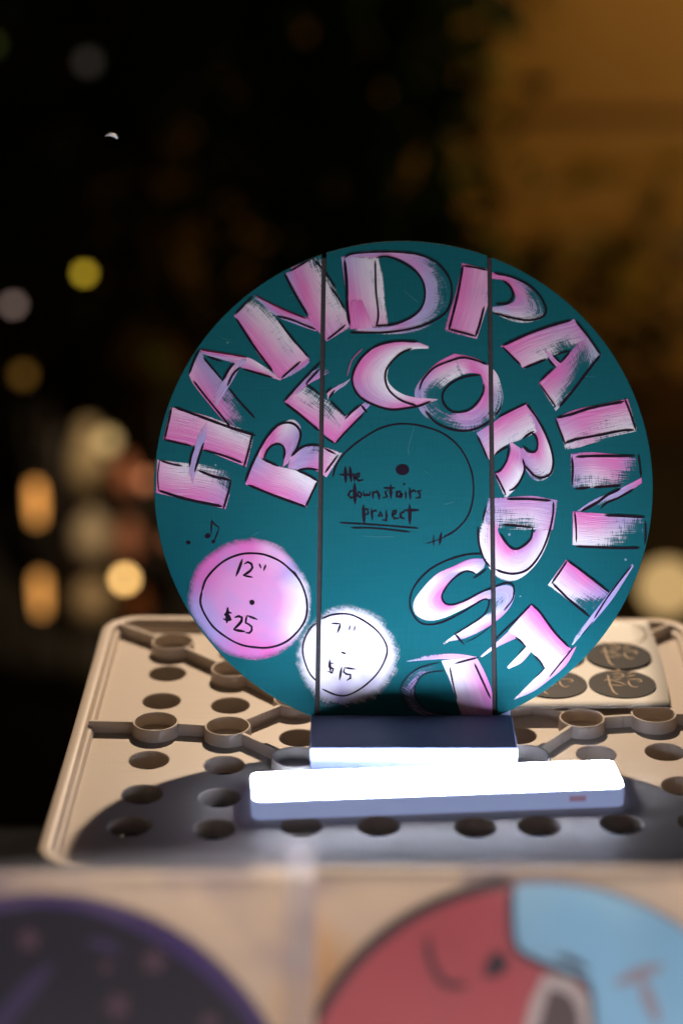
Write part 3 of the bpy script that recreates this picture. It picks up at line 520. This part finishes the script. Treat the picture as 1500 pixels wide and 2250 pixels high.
HAND = [
('drawn_record_ring','thin black ring with two tick marks and a round spindle dot',[([(-500,46),(-472,135),(-416,215),(-313,304),(-185,385),(-74,421),(22,427),(125,413),(260,369),(363,296),(426,215),(473,110),(492,14),(492,-82),(471,-186),(431,-266),(359,-338),(272,-390)],12,'K'),([(272,-390),(208,-414),(153,-430)],6,'K'),([(210,-370),(210,-450)],11,'K'),([(264,-354),(252,-438)],22,'K'),([(-31,98),(17,98)],82,'K')]),
('handwriting','black handwritten words the downstairs project',[([(-410,119),(-408,6)],24,'K'),([(-378,119),(-369,14)],24,'K'),([(-452,62),(-369,62)],15,'K'),([(-369,58),(-353,70),(-347,14)],20,'K'),([(-341,38),(-305,54),(-313,74),(-337,58),(-325,18),(-285,26)],16,'K'),([(-345,-2),(-341,-146)],26,'K'),([(-345,-50),(-377,-58),(-389,-86),(-369,-106),(-341,-94)],16,'K'),([(-317,-58),(-325,-90),(-305,-102),(-294,-78),(-317,-58)],17,'K'),([(-282,-58),(-274,-98),(-258,-70),(-246,-98),(-234,-58)],17,'K'),([(-218,-58),(-214,-106)],20,'K'),([(-214,-70),(-190,-58),(-175,-74),(-171,-114)],20,'K'),([(-111,-50),(-135,-58),(-115,-82),(-119,-102),(-147,-106)],16,'K'),([(-91,-10),(-89,-106)],22,'K'),([(-139,-34),(-63,-34)],13,'K'),([(-20,-58),(-48,-66),(-48,-94),(-24,-98),(-16,-58),(-12,-102)],20,'K'),([(16,-58),(16,-110)],20,'K'),([(1,-6),(7,-8)],16,'K'),([(44,-34),(47,-110)],22,'K'),([(48,-66),(71,-50),(87,-62)],18,'K'),([(127,-54),(99,-58),(119,-82),(119,-102),(87,-106)],16,'K'),([(-283,-158),(-278,-290)],24,'K'),([(-283,-182),(-254,-186),(-250,-218),(-278,-230)],15,'K'),([(-226,-186),(-219,-262)],20,'K'),([(-222,-210),(-203,-194),(-187,-202)],15,'K'),([(-163,-202),(-179,-226),(-167,-246),(-147,-226),(-163,-202)],16,'K'),([(-123,-194),(-120,-258),(-139,-274),(-151,-262)],16,'K'),([(-84,-226),(-44,-210),(-60,-190),(-80,-210),(-72,-250),(-36,-250)],15,'K'),([(7,-202),(-20,-214),(-24,-242),(7,-254)],17,'K'),([(43,-158),(44,-290)],24,'K'),([(3,-194),(110,-193)],16,'K'),([(-448,-282),(-234,-294),(102,-321)],10,'K'),([(-369,-318),(-195,-321),(46,-348)],10,'K')]),
('music_note','small black double music note with a stray dot',[([(-1352,-260),(-1354,-360)],11,'K'),([(-1352,-260),(-1334,-291),(-1296,-315)],12,'K'),([(-1296,-315),(-1316,-367),(-1333,-416)],10,'K'),([(-1388,-378),(-1368,-371)],36,'K'),([(-1345,-417),(-1331,-414)],25,'K'),([(-1523,-424),(-1506,-419)],27,'K')]),
('scratch','pale hairline scratches in the teal paint',[([(77,409),(53,320),(35,255),(41,199)],4,'K'),([(281,-150),(321,-137),(360,-130)],3,'K'),([(-290,-374),(-179,-380),(-61,-378)],4,'K'),([(144,90),(179,70)],3,'K'),([(-1067,-374),(-1036,-357),(-1009,-343)],4,'K'),([(1268,772),(1381,768)],3,'K'),([(-1315,1068),(-1210,1015)],3,'K'),([(-770,1369),(-822,1352)],3,'K'),([(285,-155),(358,-132)],3,'K'),([(3,1403),(72,1341),(116,1305)],4,'K')])]
for i, (name, label, strokes, lines) in enumerate(ART):
    bm = bmesh.new()
    for k, (A, B, c, d) in enumerate(strokes):
        paint_stroke(bm, A, B, c, d, .00004 + .00002 * k + .000002 * (i % 7), i * 10 + k)
    cut_grooves(bm); face_up(bm)
    o = link(name, bm, M_paint, sign); o['label'] = label
    ink_lines(lines, 'ink_outline', o, .00018 + .000004 * (i % 9), i)
for i, (label, c, pts, cols, lines) in enumerate(BLOBS):
    bm = bmesh.new(); cl = bm.verts.layers.float_color.new('paint'); ul = bm.loops.layers.uv.new('uv')
    c = Vector((c[0] / 1e4, c[1] / 1e4)); P = smooth_path([(x / 1e4, y / 1e4) for x, y in pts + pts[:1]], 96)
    fr = [0, .25, .5, .7, .82, .90, .95, 1.0, 1.05] if i == 0 else [0, .25, .5, .7, .80, .86, .92, 1.0, 1.09]
    dr = [0, 0, 0, 0, 0, .08, .2, .55, 1] if i == 0 else [0, 0, 0, 0, .0, .12, .35, .72, 1]
    rings = []
    for f_, d_ in zip(fr, dr):
        row = []
        for k, p in enumerate(P):
            t = k / 95; col = lerp_list([PAL[q] for q in cols + cols[0]], t)
            cen = lerp_list([PAL[q] for q in ('PL' if i == 0 else 'WW')], .55)
            m = min(1, max(0, (f_ - .45) / .5)); m = m * m * (3 - 2 * m)
            q = c + (p - c) * f_
            v = bm.verts.new((q.x, q.y, .00006)); v[cl] = tuple(a + (b - a) * m for a, b in zip(cen, col)) + (d_,)
            row.append((v, (f_ * .04 + i, t * .22)))
        rings.append(row)
    for a, b in zip(rings, rings[1:]):
        for k in range(95):
            quad = [a[k], b[k], b[k + 1], a[k + 1]]
            f = bm.faces.new([q[0] for q in quad])
            for lp, q in zip(f.loops, quad): lp[ul].uv = (q[0].co.x * .9 - q[0].co.y * .44, q[0].co.x * .44 + q[0].co.y * .9)
    cut_grooves(bm); face_up(bm)
    o = link('price_circle', bm, M_soft, sign); o['label'] = label
    ink_lines(lines, 'ink_lettering', o, .00018, 50 + i)
for i, (name, label, lines) in enumerate([(h[0], h[1], [l_]) for h in HAND if h[0] == 'scratch' for l_ in h[2]] + [h for h in HAND if h[0] != 'scratch']):
    bm = bmesh.new()
    for k, (pts, wd, c) in enumerate(lines):
        ribbon(bm, [(x / 1e4, y / 1e4) for x, y in pts], wd / 1e4, .0001 + k * 3e-6, .10, 77 + k)
    cut_grooves(bm)
    o = link(name, bm, M_scratch if name == 'scratch' else M_ink, sign)
    if name != 'scratch': o['label'] = label

# ---- stand that carries the sign
M_stand = mat('glow_tinted_stand', (140, 150, 184), .5, (124, 134, 168), 30, .3, 400)  # blue tint painted in for the lens glow over the stand
stand = empty('sign_stand', (.0488, 1.43, TZ)); tag(stand, 'low wooden block tinted blue for lens glow, holding up the round sign behind the lit bar', 'sign stand')
bm = bmesh.new(); box(bm, -.0700, .0700, -.0405, .0128, .0095, .025, .0012); link('front_block', bm, M_stand, stand)
bm = bmesh.new(); box(bm, -.0700, .0700, .0250, .0560, .0095, .025, .0012); link('rear_block', bm, M_stand, stand)
bm = bmesh.new(); box(bm, -.0690, .0690, -.0395, .0550, .0002, .0094, .0006); link('base_plate', bm, M_stand, stand)

# ---- light bar
M_led = emit('lit_diffuser', (218, 230, 255), 90)
M_house = mat('white_lamp_plastic', (225, 228, 234), .35, (212, 216, 224), 15)
_b = M_house.node_tree.nodes['Principled BSDF']; _b.inputs['Emission Color'].default_value = lin((170, 190, 248)) + (1,); _b.inputs['Emission Strength'].default_value = .40
bar = empty('light_bar', (.0630, 1.3635, TZ), (0, 0, R(4.6))); tag(bar, 'lit white battery light bar lying in front of the round sign', 'lamp')
BL, BW = .247, .0415
def capsule(hx, hy, r, seg=8):
    out = []
    for cx, cy, a0 in ((hx - r, hy - r, 0), (-hx + r, hy - r, 90), (-hx + r, -hy + r, 180), (hx - r, -hy + r, 270)):
        for k in range(seg + 1):
            a = R(a0 + 90 * k / seg); out.append((cx + r * math.cos(a), cy + r * math.sin(a)))
    return out
bm = bmesh.new(); prism(bm, capsule(BL / 2, BW / 2, .006), .0003, .0137, .0012); link('housing', bm, M_house, bar)
bm = bmesh.new()
prism(bm, capsule(BL / 2 - .0012, BW / 2 - .0012, .005), .0138, .0146, .0003)
link('diffuser', bm, M_led, bar)
bm = bmesh.new(); box(bm, .086, .097, -BW / 2 - .0006, -BW / 2 + .001, .0055, .0095); link('switch', bm, emit('red_switch_glow', (186, 150, 178), .30), bar)

# ================================================================ RECORDS IN CLEAR SLEEVES
n = N('blotchy_cream_card')  # cream with random mauve and gold blotches
tc = n.n('TexCoord'); z1 = n.n('TexNoise', i_Scale=13, i_Detail=2, i_Distortion=.8); n.l(tc.outputs['Object'], z1.inputs['Vector'])
z2 = n.n('TexNoise', i_Scale=9, i_Detail=1); mpc = n.n('Mapping'); mpc.inputs['Location'].default_value = (3.1, 1.7, 0); n.l(tc.outputs['Object'], mpc.inputs[0]); n.l(mpc.outputs[0], z2.inputs['Vector'])
ca = n.mix(n.math('MULTIPLY', n.math('SUBTRACT', z1.outputs[0], .48), 5, None, True), lin((228, 206, 182)), lin((168, 146, 158)))
cb = n.mix(n.math('MULTIPLY', n.math('SUBTRACT', z2.outputs[0], .52), 5, None, True), ca, lin((214, 168, 104)))
n.l(cb, n.b.inputs['Base Color']); n.b.inputs['Roughness'].default_value = .5; M_card = n.m
n = N('clear_film')
tr_ = n.n('BsdfTransparent'); tr_.inputs[0].default_value = (.97, .97, .97, 1)
gl = n.n('BsdfGlossy', i_Roughness=.07); gl.inputs[0].default_value = (1, 1, 1, 1)
df = n.n('BsdfTranslucent'); df.inputs[0].default_value = (.9, .9, .92, 1)
tc = n.n('TexCoord'); nz = n.n('TexNoise', i_Scale=16, i_Detail=2); n.l(tc.outputs['Object'], nz.inputs['Vector'])
bp = n.n('Bump', i_Strength=.55, i_Distance=.01); n.l(nz.outputs[0], bp.inputs['Height'])
n.l(bp.outputs[0], gl.inputs['Normal'])
fz = n.n('Fresnel', i_IOR=1.35); n.l(bp.outputs[0], fz.inputs['Normal'])
m1 = n.n('MixShader'); n.l(fz.outputs[0], m1.inputs[0]); n.l(tr_.outputs[0], m1.inputs[1]); n.l(gl.outputs[0], m1.inputs[2])
m2 = n.n('MixShader'); m2.inputs[0].default_value = .07; n.l(m1.outputs[0], m2.inputs[1]); n.l(df.outputs[0], m2.inputs[2])
d2 = n.n('BsdfDiffuse'); d2.inputs[0].default_value = (.85, .82, .84, 1)
m3 = n.n('MixShader'); m3.inputs[0].default_value = .03; n.l(m2.outputs[0], m3.inputs[1]); n.l(d2.outputs[0], m3.inputs[2])
n.l(m3.outputs[0], n.out.inputs['Surface']); M_film = n.m
n = N('milky_edge_haze')  # whitish haze painted in place of the bright reflection at the film edge
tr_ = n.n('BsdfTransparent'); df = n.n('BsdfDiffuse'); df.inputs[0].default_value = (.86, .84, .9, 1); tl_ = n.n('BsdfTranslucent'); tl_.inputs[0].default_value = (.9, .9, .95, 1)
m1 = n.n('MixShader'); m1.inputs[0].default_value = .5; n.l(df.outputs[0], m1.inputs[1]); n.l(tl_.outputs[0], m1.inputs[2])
m2 = n.n('MixShader'); m2.inputs[0].default_value = .45; n.l(tr_.outputs[0], m2.inputs[1]); n.l(m1.outputs[0], m2.inputs[2]); n.l(m2.outputs[0], n.out.inputs['Surface']); M_edge_haze = n.m
LS = R(31)
SLK = {}
def plane_empty(name, C, dz=0):
    # C relative to the camera; local x right, y up the sleeve, z out of its face
    o = empty(name, (C[0], C[1] - dz * math.cos(LS), CAMZ + C[2] + dz * math.sin(LS)), (R(90) - LS, 0, 0))
    o.scale = (C[3],) * 3; return o
def sheet(bm, x0, x1, y0, y1, z, fold=0, nx=16, ny=14, wob=0, seed=0, slope=0):
    rnd = random.Random(seed); ph = [rnd.random() * 6 for _ in range(4)]; rows = []
    ys = [(y0 + (y1 - y0) * j / ny, 0) for j in range(ny + 1)]
    if fold:
        ys = ys[:-1]
        for k in range(7):
            a = R(90 * k / 6); ys.append((y1 - fold + fold * math.sin(a), fold - fold * math.cos(a)))
    for y, back in ys:
        rows.append([bm.verts.new((x0 + (x1 - x0) * i / nx, y + slope * (i / nx - .5) * (1 if y > (y0 + y1) / 2 else 0), z - back + wob * (math.sin(i * .8 + ph[0] + y * 30) + math.sin(y * 55 + ph[1] + i * .3)))) for i in range(nx + 1)])
    for a, b in zip(rows, rows[1:]):
        for i in range(nx): bm.faces.new((a[i], a[i + 1], b[i + 1], b[i]))
def record(name, C, label, base, dz):
    e = plane_empty(name, C, dz); tag(e, label, 'record')
    bm = bmesh.new(); lathe(bm, [(.0036, .0006), (.0036, .0010), (.05, .0012), (.1480, .0011), (.1505, .0006), (.1500, .0001), (.0036, .0001), (.0036, .0006)], 96)
    link('disc', bm, base, e, True)
    return e
def poly(parent, name, pts, m, z, smooth_n=None):
    P = [(x / 1e4, y / 1e4) for x, y in pts]
    if smooth_n: P = [tuple(v) for v in smooth_path(P + P[:1], smooth_n + 1)[:-1]]
    bm = bmesh.new(); f = bm.faces.new([bm.verts.new((x, y, z)) for x, y in P]); bmesh.ops.triangulate(bm, faces=[f]); face_up(bm)
    return link(name, bm, m, parent)
def line(parent, name, pts, wd, m, z):
    bm = bmesh.new(); ribbon(bm, [(x / 1e4, y / 1e4) for x, y in pts], wd, z); face_up(bm); return link(name, bm, m, parent)
CLc = (-0.1572, 0.9850, -0.7162, 0.9286); CRc = (0.1056, 1.0160, -0.7188, 0.8889)   # centre of each record and its size against a 12 inch disc
def down_to_table(C): return -(CAMZ + C[2] - TB - .002) / math.cos(LS) / C[3]
for C, x0, x1, top, fx0, fx1, ftop, slope, lab, lab2 in (
    (CLc, -.160, .1545, .1640, -.163, .1540, .1688, .0246, 'clear plastic sleeve with cream card around the dark purple record', 'l'),
    (CRc, -.175, .156, .1600, -.156, .1620, .1595, 0, 'clear plastic sleeve with cream card around the red and blue record', 'r')):
    s = plane_empty('record_sleeve', C); tag(s, lab, 'record sleeve')
    lo = down_to_table(C) + .004
    bm = bmesh.new(); sheet(bm, x0, x1, lo, top, -.0012, .012, wob=.0004); link('card', bm, M_card, s, True)
    bm = bmesh.new(); sheet(bm, fx0, fx1, lo - .002, ftop, .0060, 0, 40, 40, .0016, 3 if lab2 == 'l' else 8, slope); link('film', bm, M_film, s, True)
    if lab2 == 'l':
        bm = bmesh.new(); sheet(bm, fx1 - .016, fx1, lo - .002, ftop + slope * .475, .0075, 0, 6, 30, .0005, 6, slope * .05); link('bright_edge_strip', bm, M_edge_haze, s, True)  # strip added for the milky reflection along the film's edge; no real seam
    bm = bmesh.new(); sheet(bm, fx0, fx1, lo - .002, ftop - .004, -.0042, 0, 10, 10, .0003, 5, slope); link('back_film', bm, M_film, s, True)
# left record: night purple with stars
M_night = mat('night_purple_paint', (28, 24, 46), .45, (22, 24, 42), 10)
M_violet = mat('violet_paint', (70, 44, 122), .45, (54, 36, 98), 30)
M_star = mat('dusty_pink_paint', (98, 66, 86), .5)
M_lilac = mat('lilac_paint', (62, 46, 98), .5)
rec = record('painted_record', CLc, 'record painted night purple with pink stars in the left sleeve', M_night, .0002)
bm = bmesh.new()
for k in range(96):
    a0, a1 = math.tau * k / 96, math.tau * (k + 1) / 96
    q = [(.1500, a0), (.1500, a1), (.1415 + .002 * math.sin(a1 * 5), a1), (.1415 + .002 * math.sin(a0 * 5), a0)]
    bm.faces.new([bm.verts.new((r * math.cos(a), r * math.sin(a), .0014)) for r, a in q])
bmesh.ops.remove_doubles(bm, verts=bm.verts, dist=1e-6); face_up(bm); link('violet_band', bm, M_violet, rec)
def star(cx, cy, r, rot):
    poly(rec, 'star', [(cx + (r if k % 2 == 0 else r * .45) * math.cos(rot + k * math.pi / 5), cy + (r if k % 2 == 0 else r * .45) * math.sin(rot + k * math.pi / 5)) for k in range(10)], M_star, .0016)
for cx, cy, r, rt in ((640, 1130, 95, 1.4), (374, 1100, 50, 1.1), (442, 887, 100, 1.9), (954, 799, 70, .8), (-66, 1251, 90, 1.6), (-700, 700, 90, 1.2), (100, 300, 80, 1.7), (700, -200, 90, 1)): star(cx, cy, r, rt)
line(rec, 'lilac_stroke', [(-350, 520), (-200, 800), (-40, 1000), (60, 1110)], .011, M_lilac, .0015)
line(rec, 'lilac_stroke', [(260, 1240), (360, 1225), (450, 1190)], .008, M_lilac, .0015)
# right record: red and blue halves with simple drawn marks
M_red = mat('brick_red_paint', (200, 88, 100), .5, (190, 102, 108), 12)
M_blue = mat('sky_blue_paint', (140, 200, 236), .5, (164, 212, 240), 14)
M_dark = mat('dark_outline_paint', (52, 40, 56), .5)
M_whitep = mat('white_paint', (222, 212, 212), .5); M_greyp = mat('grey_brown_paint', (104, 88, 92), .5)
M_rose = mat('rose_grey_paint', (176, 160, 170), .5); M_gold = mat('ochre_paint', (206, 150, 70), .5)
rec2 = record('painted_record', CRc, 'record painted brick red and sky blue in the right sleeve', M_red, .0002)
arc = [(1498 * math.cos(R(-55 + 150 * a / 40)), 1498 * math.sin(R(-55 + 150 * a / 40))) for a in range(41)]
poly(rec2, 'blue_field', [(-165, 1330), (-146, 1114), (-37, 1033), (153, 953), (288, 872), (308, 526), (340, -300), (600, -1000)][::-1][:-1] + [(-165, 1330)] + arc[::-1], M_blue, .0014)
line(rec2, 'dark_outline', [(1500 * math.cos(a), 1500 * math.sin(a)) for a in [R(96 + 6 * k) for k in range(15)]], .006, M_dark, .0016)
line(rec2, 'dark_outline', [(-158, 1470), (-167, 1330), (-146, 1114), (-37, 1033), (153, 953), (288, 872), (312, 526), (340, 200)], .0042, M_dark, .0018)
poly(rec2, 'white_shape', [(30, 953), (180, 926), (287, 819), (308, 526), (300, 200), (-200, 200), (-127, 526), (-55, 792)], M_whitep, .0020)
poly(rec2, 'grey_shape', [(56, 872), (178, 832), (231, 739), (240, 526), (235, 270), (-110, 270), (-45, 526)], M_greyp, .0022)
line(rec2, 'dark_stroke', [(-672, 1168), (-654, 1033), (-573, 899), (-436, 886)], .0042, M_dark, .0016)
poly(rec2, 'dark_drop', [(-340, 930), (-310, 1033), (-246, 1085), (-190, 1020), (-226, 950)], M_dark, .0017, 40)
line(rec2, 'dark_stroke', [(100, 1060), (182, 1033), (290, 979)], .0042, M_dark, .0019)
line(rec2, 'rose_stroke', [(458, 894), (591, 953), (734, 1001)], .0075, M_rose, .0016)
line(rec2, 'rose_stroke', [(604, 939), (655, 792), (706, 659)], .0075, M_rose, .0017)

# ================================================================ BACKGROUND
rnd = random.Random(11)
def leaf_mat(name, c, c2):
    return mat(name, c, .5, c2, 3, detail=1)
M_leafd = leaf_mat('dark_leaf', (62, 104, 44), (88, 106, 42)); M_leafo = leaf_mat('olive_leaf', (86, 84, 30), (110, 82, 30)); M_bark = mat('bark', (70, 52, 38), .9, (46, 34, 26), 20, .6, 60)
def shrub(name, label, x, y, h, rx, nleaf, lm, seed, size=(.05, .10), zc=.55, drop=1.0):
    rn = random.Random(seed); e = empty(name, (x, y, 0)); tag(e, label, 'shrub', 'shrubs before the wall')
    bm = bmesh.new(); tips = []
    tube(bm, [(0, 0, -.01), (.01, .01, h * .25), (-.01, 0, h * .5)], [.028, .022, .014])
    for k in range(7):
        a = rn.random() * 6.28; t = Vector((rx * .75 * math.cos(a), rx * .5 * math.sin(a), h * (.45 + .5 * rn.random())))
        m = Vector((t.x * .4, t.y * .4, h * (.3 + .15 * rn.random())))
        tube(bm, [(0, 0, h * .2), m, t], [.014, .009, .003], 6); tips.append(t)
    link('trunk', bm, M_bark, e, True)
    bm = bmesh.new()
    for k in range(nleaf):
        c = tips[rn.randrange(7)]
        p = Vector((c.x + rn.gauss(0, rx * .30), c.y + rn.gauss(0, rx * .22), max(.04, c.z * drop + rn.gauss(0, h * .16))))
        d = Vector((rn.gauss(0, 1), rn.gauss(0, .8), rn.gauss(-.1, .7))).normalized(); s = d.cross(Vector((rn.gauss(0, 1), rn.gauss(0, 1), rn.gauss(0, 1)))).normalized()
        l = rn.uniform(*size); nrm = d.cross(s) * l * .08
        q = [p, p + d * l * .5 + s * l * .2 + nrm, p + d * l, p + d * l * .5 - s * l * .2 + nrm]
        bm.faces.new([bm.verts.new(v) for v in q])
    link('foliage', bm, lm, e)
shrub('leafy_shrub', 'tall dark green shrub standing left of the amber wall patch', -.04, 4.0, 1.35, .27, 2200, M_leafd, 1)
shrub('leafy_shrub', 'dark green shrub at the far left behind the lanterns', -.55, 4.25, 1.35, .40, 1800, M_leafd, 2)
shrub('leafy_shrub', 'low olive brown shrub before the amber wall, right of the sign', .50, 4.55, .62, .22, 70, M_leafo, 3, (.10, .20))
shrub('leafy_shrub', 'dark shrub in the middle behind the sign', -.25, 4.5, 1.3, .40, 1600, M_leafd, 5)

pp = empty('palm_plant', (.06, 3.7, 0)); tag(pp, 'dark palm with long drooping fronds against the amber wall', 'palm')
bm = bmesh.new(); tube(bm, [(0, 0, -.01), (.01, 0, .3), (-.01, .01, .62)], [.04, .03, .025]); link('trunk', bm, M_bark, pp, True)
M_frond = leaf_mat('frond_green', (60, 118, 50), (90, 120, 46)); rp = random.Random(4)
for k in range(26):
    a = rp.uniform(-.9, 3.6) if k % 3 else rp.uniform(-.5, .6); ln = rp.uniform(.28, .46); up = rp.uniform(.10, .62)
    bm = bmesh.new(); pv = None
    for j in range(13):
        s = j / 12; c = Vector((math.cos(a) * ln * s * .8, math.sin(a) * ln * s * .5, .60 + up * math.sin(s * 2.1) - .30 * s * s)); wd = .020 * math.sin(math.pi * (s * .93 + .05))
        sd = Vector((-math.sin(a) * .6, math.cos(a) * .6, .55)) * wd
        q = (bm.verts.new(c - sd), bm.verts.new(c + Vector((0, 0, -.004))), bm.verts.new(c + sd))
        if pv:
            bm.faces.new((pv[0], q[0], q[1], pv[1])); bm.faces.new((pv[1], q[1], q[2], pv[2]))
        pv = q
    link('frond', bm, M_frond, pp, True)
M_post = mat('dark_post_metal', (26, 22, 20), .5, metal=.4)
lp = empty('lantern_post', (-.512, 3.6, 0)); tag(lp, 'thin dark post carrying two small glowing amber lanterns', 'lantern post')
bm = bmesh.new(); tube(bm, [(.04, 0, 0), (.04, 0, .47)], .006); tube(bm, [(.04, 0, .45), (.0, 0, .45)], .004); tube(bm, [(.04, 0, .27), (.0, 0, .27)], .004); link('post', bm, M_post, lp, True)
bm = bmesh.new(); lathe(bm, [(0, 0), (.05, 0), (.05, .008), (0, .012)], 24, (.04, 0, .001)); link('foot', bm, M_post, lp)
M_amber = emit('amber_lantern_glass', (226, 154, 78), 1.9)
for z in (.305, .140):
    bm = bmesh.new(); lathe(bm, [(0, 0), (.007, .002), (.009, .02), (.009, .060), (.006, .072), (0, .074)], 20, (0, 0, z))
    a = link('lantern', bm, M_amber, lp, True)
    bm = bmesh.new(); lathe(bm, [(.007, .073), (.005, .080), (.002, .088), (.002, .13), (0, .13)], 12, (0, 0, z)); link('lantern_cap', bm, M_post, a, True)

M_shelf = mat('dark_shelf_wood', (40, 30, 24), .7, (30, 22, 18), 8)
sh2 = empty('display_shelf', (-.42, 3.9, 0)); tag(sh2, 'low dark shelf of pottery in the background left of the sign', 'shelf')
for z in (.008, .125, .255): 
    bm = bmesh.new(); box(bm, -.10, .10, -.06, .06, z - .006, z + .002); link('shelf_board', bm, M_shelf, sh2)
for sx in (-.105, .105):
    bm = bmesh.new(); box(bm, sx - .004, sx + .004, -.06, .06, 0, .42); link('shelf_side', bm, M_shelf, sh2)
def jar(x, z, r, h, c, label, yy=3.87):
    o = empty('pottery_jar', (x, yy, z)); tag(o, label, 'jar', 'pottery on the background shelf')
    m = mat('glaze', c, .6, tuple(v * .8 for v in c), 20)
    bm = bmesh.new(); lathe(bm, [(0, 0), (r * .7, 0), (r, h * .4), (r * .8, h * .75), (r * .45, h * .88), (r * .5, h), (r * .4, h), (r * .35, h * .85), (0, h * .8)], 24); link('body', bm, m, o, True)
    bm = bmesh.new(); lathe(bm, [(r * .52, h * .995), (r * .50, h * 1.03), (r * .2, h * 1.08), (0, h * 1.12)], 24); link('lid', bm, m, o, True)
jar(-.452, .258, .038, .13, (196, 176, 140), 'cream jar on the top board of the background shelf')
jar(-.386, .258, .026, .07, (190, 120, 90), 'small terracotta jar on the top board of the background shelf')
jar(-.450, .128, .042, .105, (214, 196, 170), 'large pale jar on the middle board of the background shelf')
jar(-.384, .128, .026, .08, (196, 130, 104), 'pinkish jar on the middle board of the background shelf')
jar(-.455, .011, .042, .095, (212, 186, 150), 'pale jar on the bottom board of the background shelf')
jar(-.372, .011, .024, .06, (150, 84, 40), 'dark orange jar on the bottom board of the background shelf')
lamp('shelf_fill_light', 'SPOT', (-.30, 3.25, .95), 24, (1, .74, .44), .03, (-.42, 3.9, .15), 34)  # spot added to brighten the jars, with no lamp around it
def bulb(x, y, z, r, c, s, label, stem):
    o = empty('lit_bulb', (x, y, z)); tag(o, label, 'bulb')
    bm = bmesh.new(); bmesh.ops.create_uvsphere(bm, u_segments=20, v_segments=12, radius=r); link('glass', bm, emit('bulb_glow', c, s), o, True)
    bm = bmesh.new()
    d = 1 if stem > 0 else -1
    tube(bm, [(0, 0, d * r * .9), (0, 0, d * r * 1.8)], r * .45); tube(bm, [(0, 0, d * r * 1.7), (0, 0, stem)], .0022, 6); link('stem', bm, M_post, o, True)
bulb(-.368, 3.6, .203, .010, (250, 196, 118), 8, 'bright small round bulb low at left beside the sign', -.203)
bulb(.446, 2.9, .468, .040, (232, 190, 126), .72, 'large blurred cream globe light at the right edge', -.468)
bulb(-.37, 3.2, .835, .008, (214, 180, 50), 2.6, 'yellow bulb hanging in the dark at upper left', 1.2)
bulb(-.504, 3.4, .736, .008, (190, 160, 150), 1.5, 'dim grey white bulb at the far left edge', 1.2)
bulb(-.545, 3.75, .52, .011, (190, 140, 60), .55, 'dim brown amber bulb above the two lanterns', -.52)
bulb(-.405, 3.75, .40, .016, (220, 196, 140), .60, 'dim cream bulb above the pottery shelf', -.40)
bulb(-.335, 3.7, .345, .012, (226, 150, 110), .62, 'dim peach bulb right of the pottery shelf', -.345)
bulb(-.300, 3.75, .215, .012, (170, 110, 80), .40, 'faint brown bulb close to the left rim of the sign', -.215)
bulb(-.59, 3.9, 1.06, .010, (120, 130, 60), .30, 'faint olive bulb in the top left corner', .9)
bulb(-.43, 3.9, 1.03, .013, (150, 140, 130), .22, 'faint grey bulb near the top left corner', .9)
hk = empty('hanging_hook', (-.168, 1.66, 0)); tag(hk, 'tiny white curved hook tip hanging in the dark upper left', 'hook')
bm = bmesh.new(); tube(bm, [(-.0045, 0, 1.3195), (-.001, 0, 1.3206), (.0025, 0, 1.3195), (.0042, 0, 1.3178)], [.0004, .0010, .0012, .0006], 8); link('hook_tip', bm, mat('white_hook_plastic', (245, 245, 245), .4), hk, True)
bm = bmesh.new(); tube(bm, [(.0, 0, 1.3215), (.0, 0, 2.2)], .00012, 5); link('thread', bm, mat('black_thread', (2, 2, 2), .95, spec=0), hk)
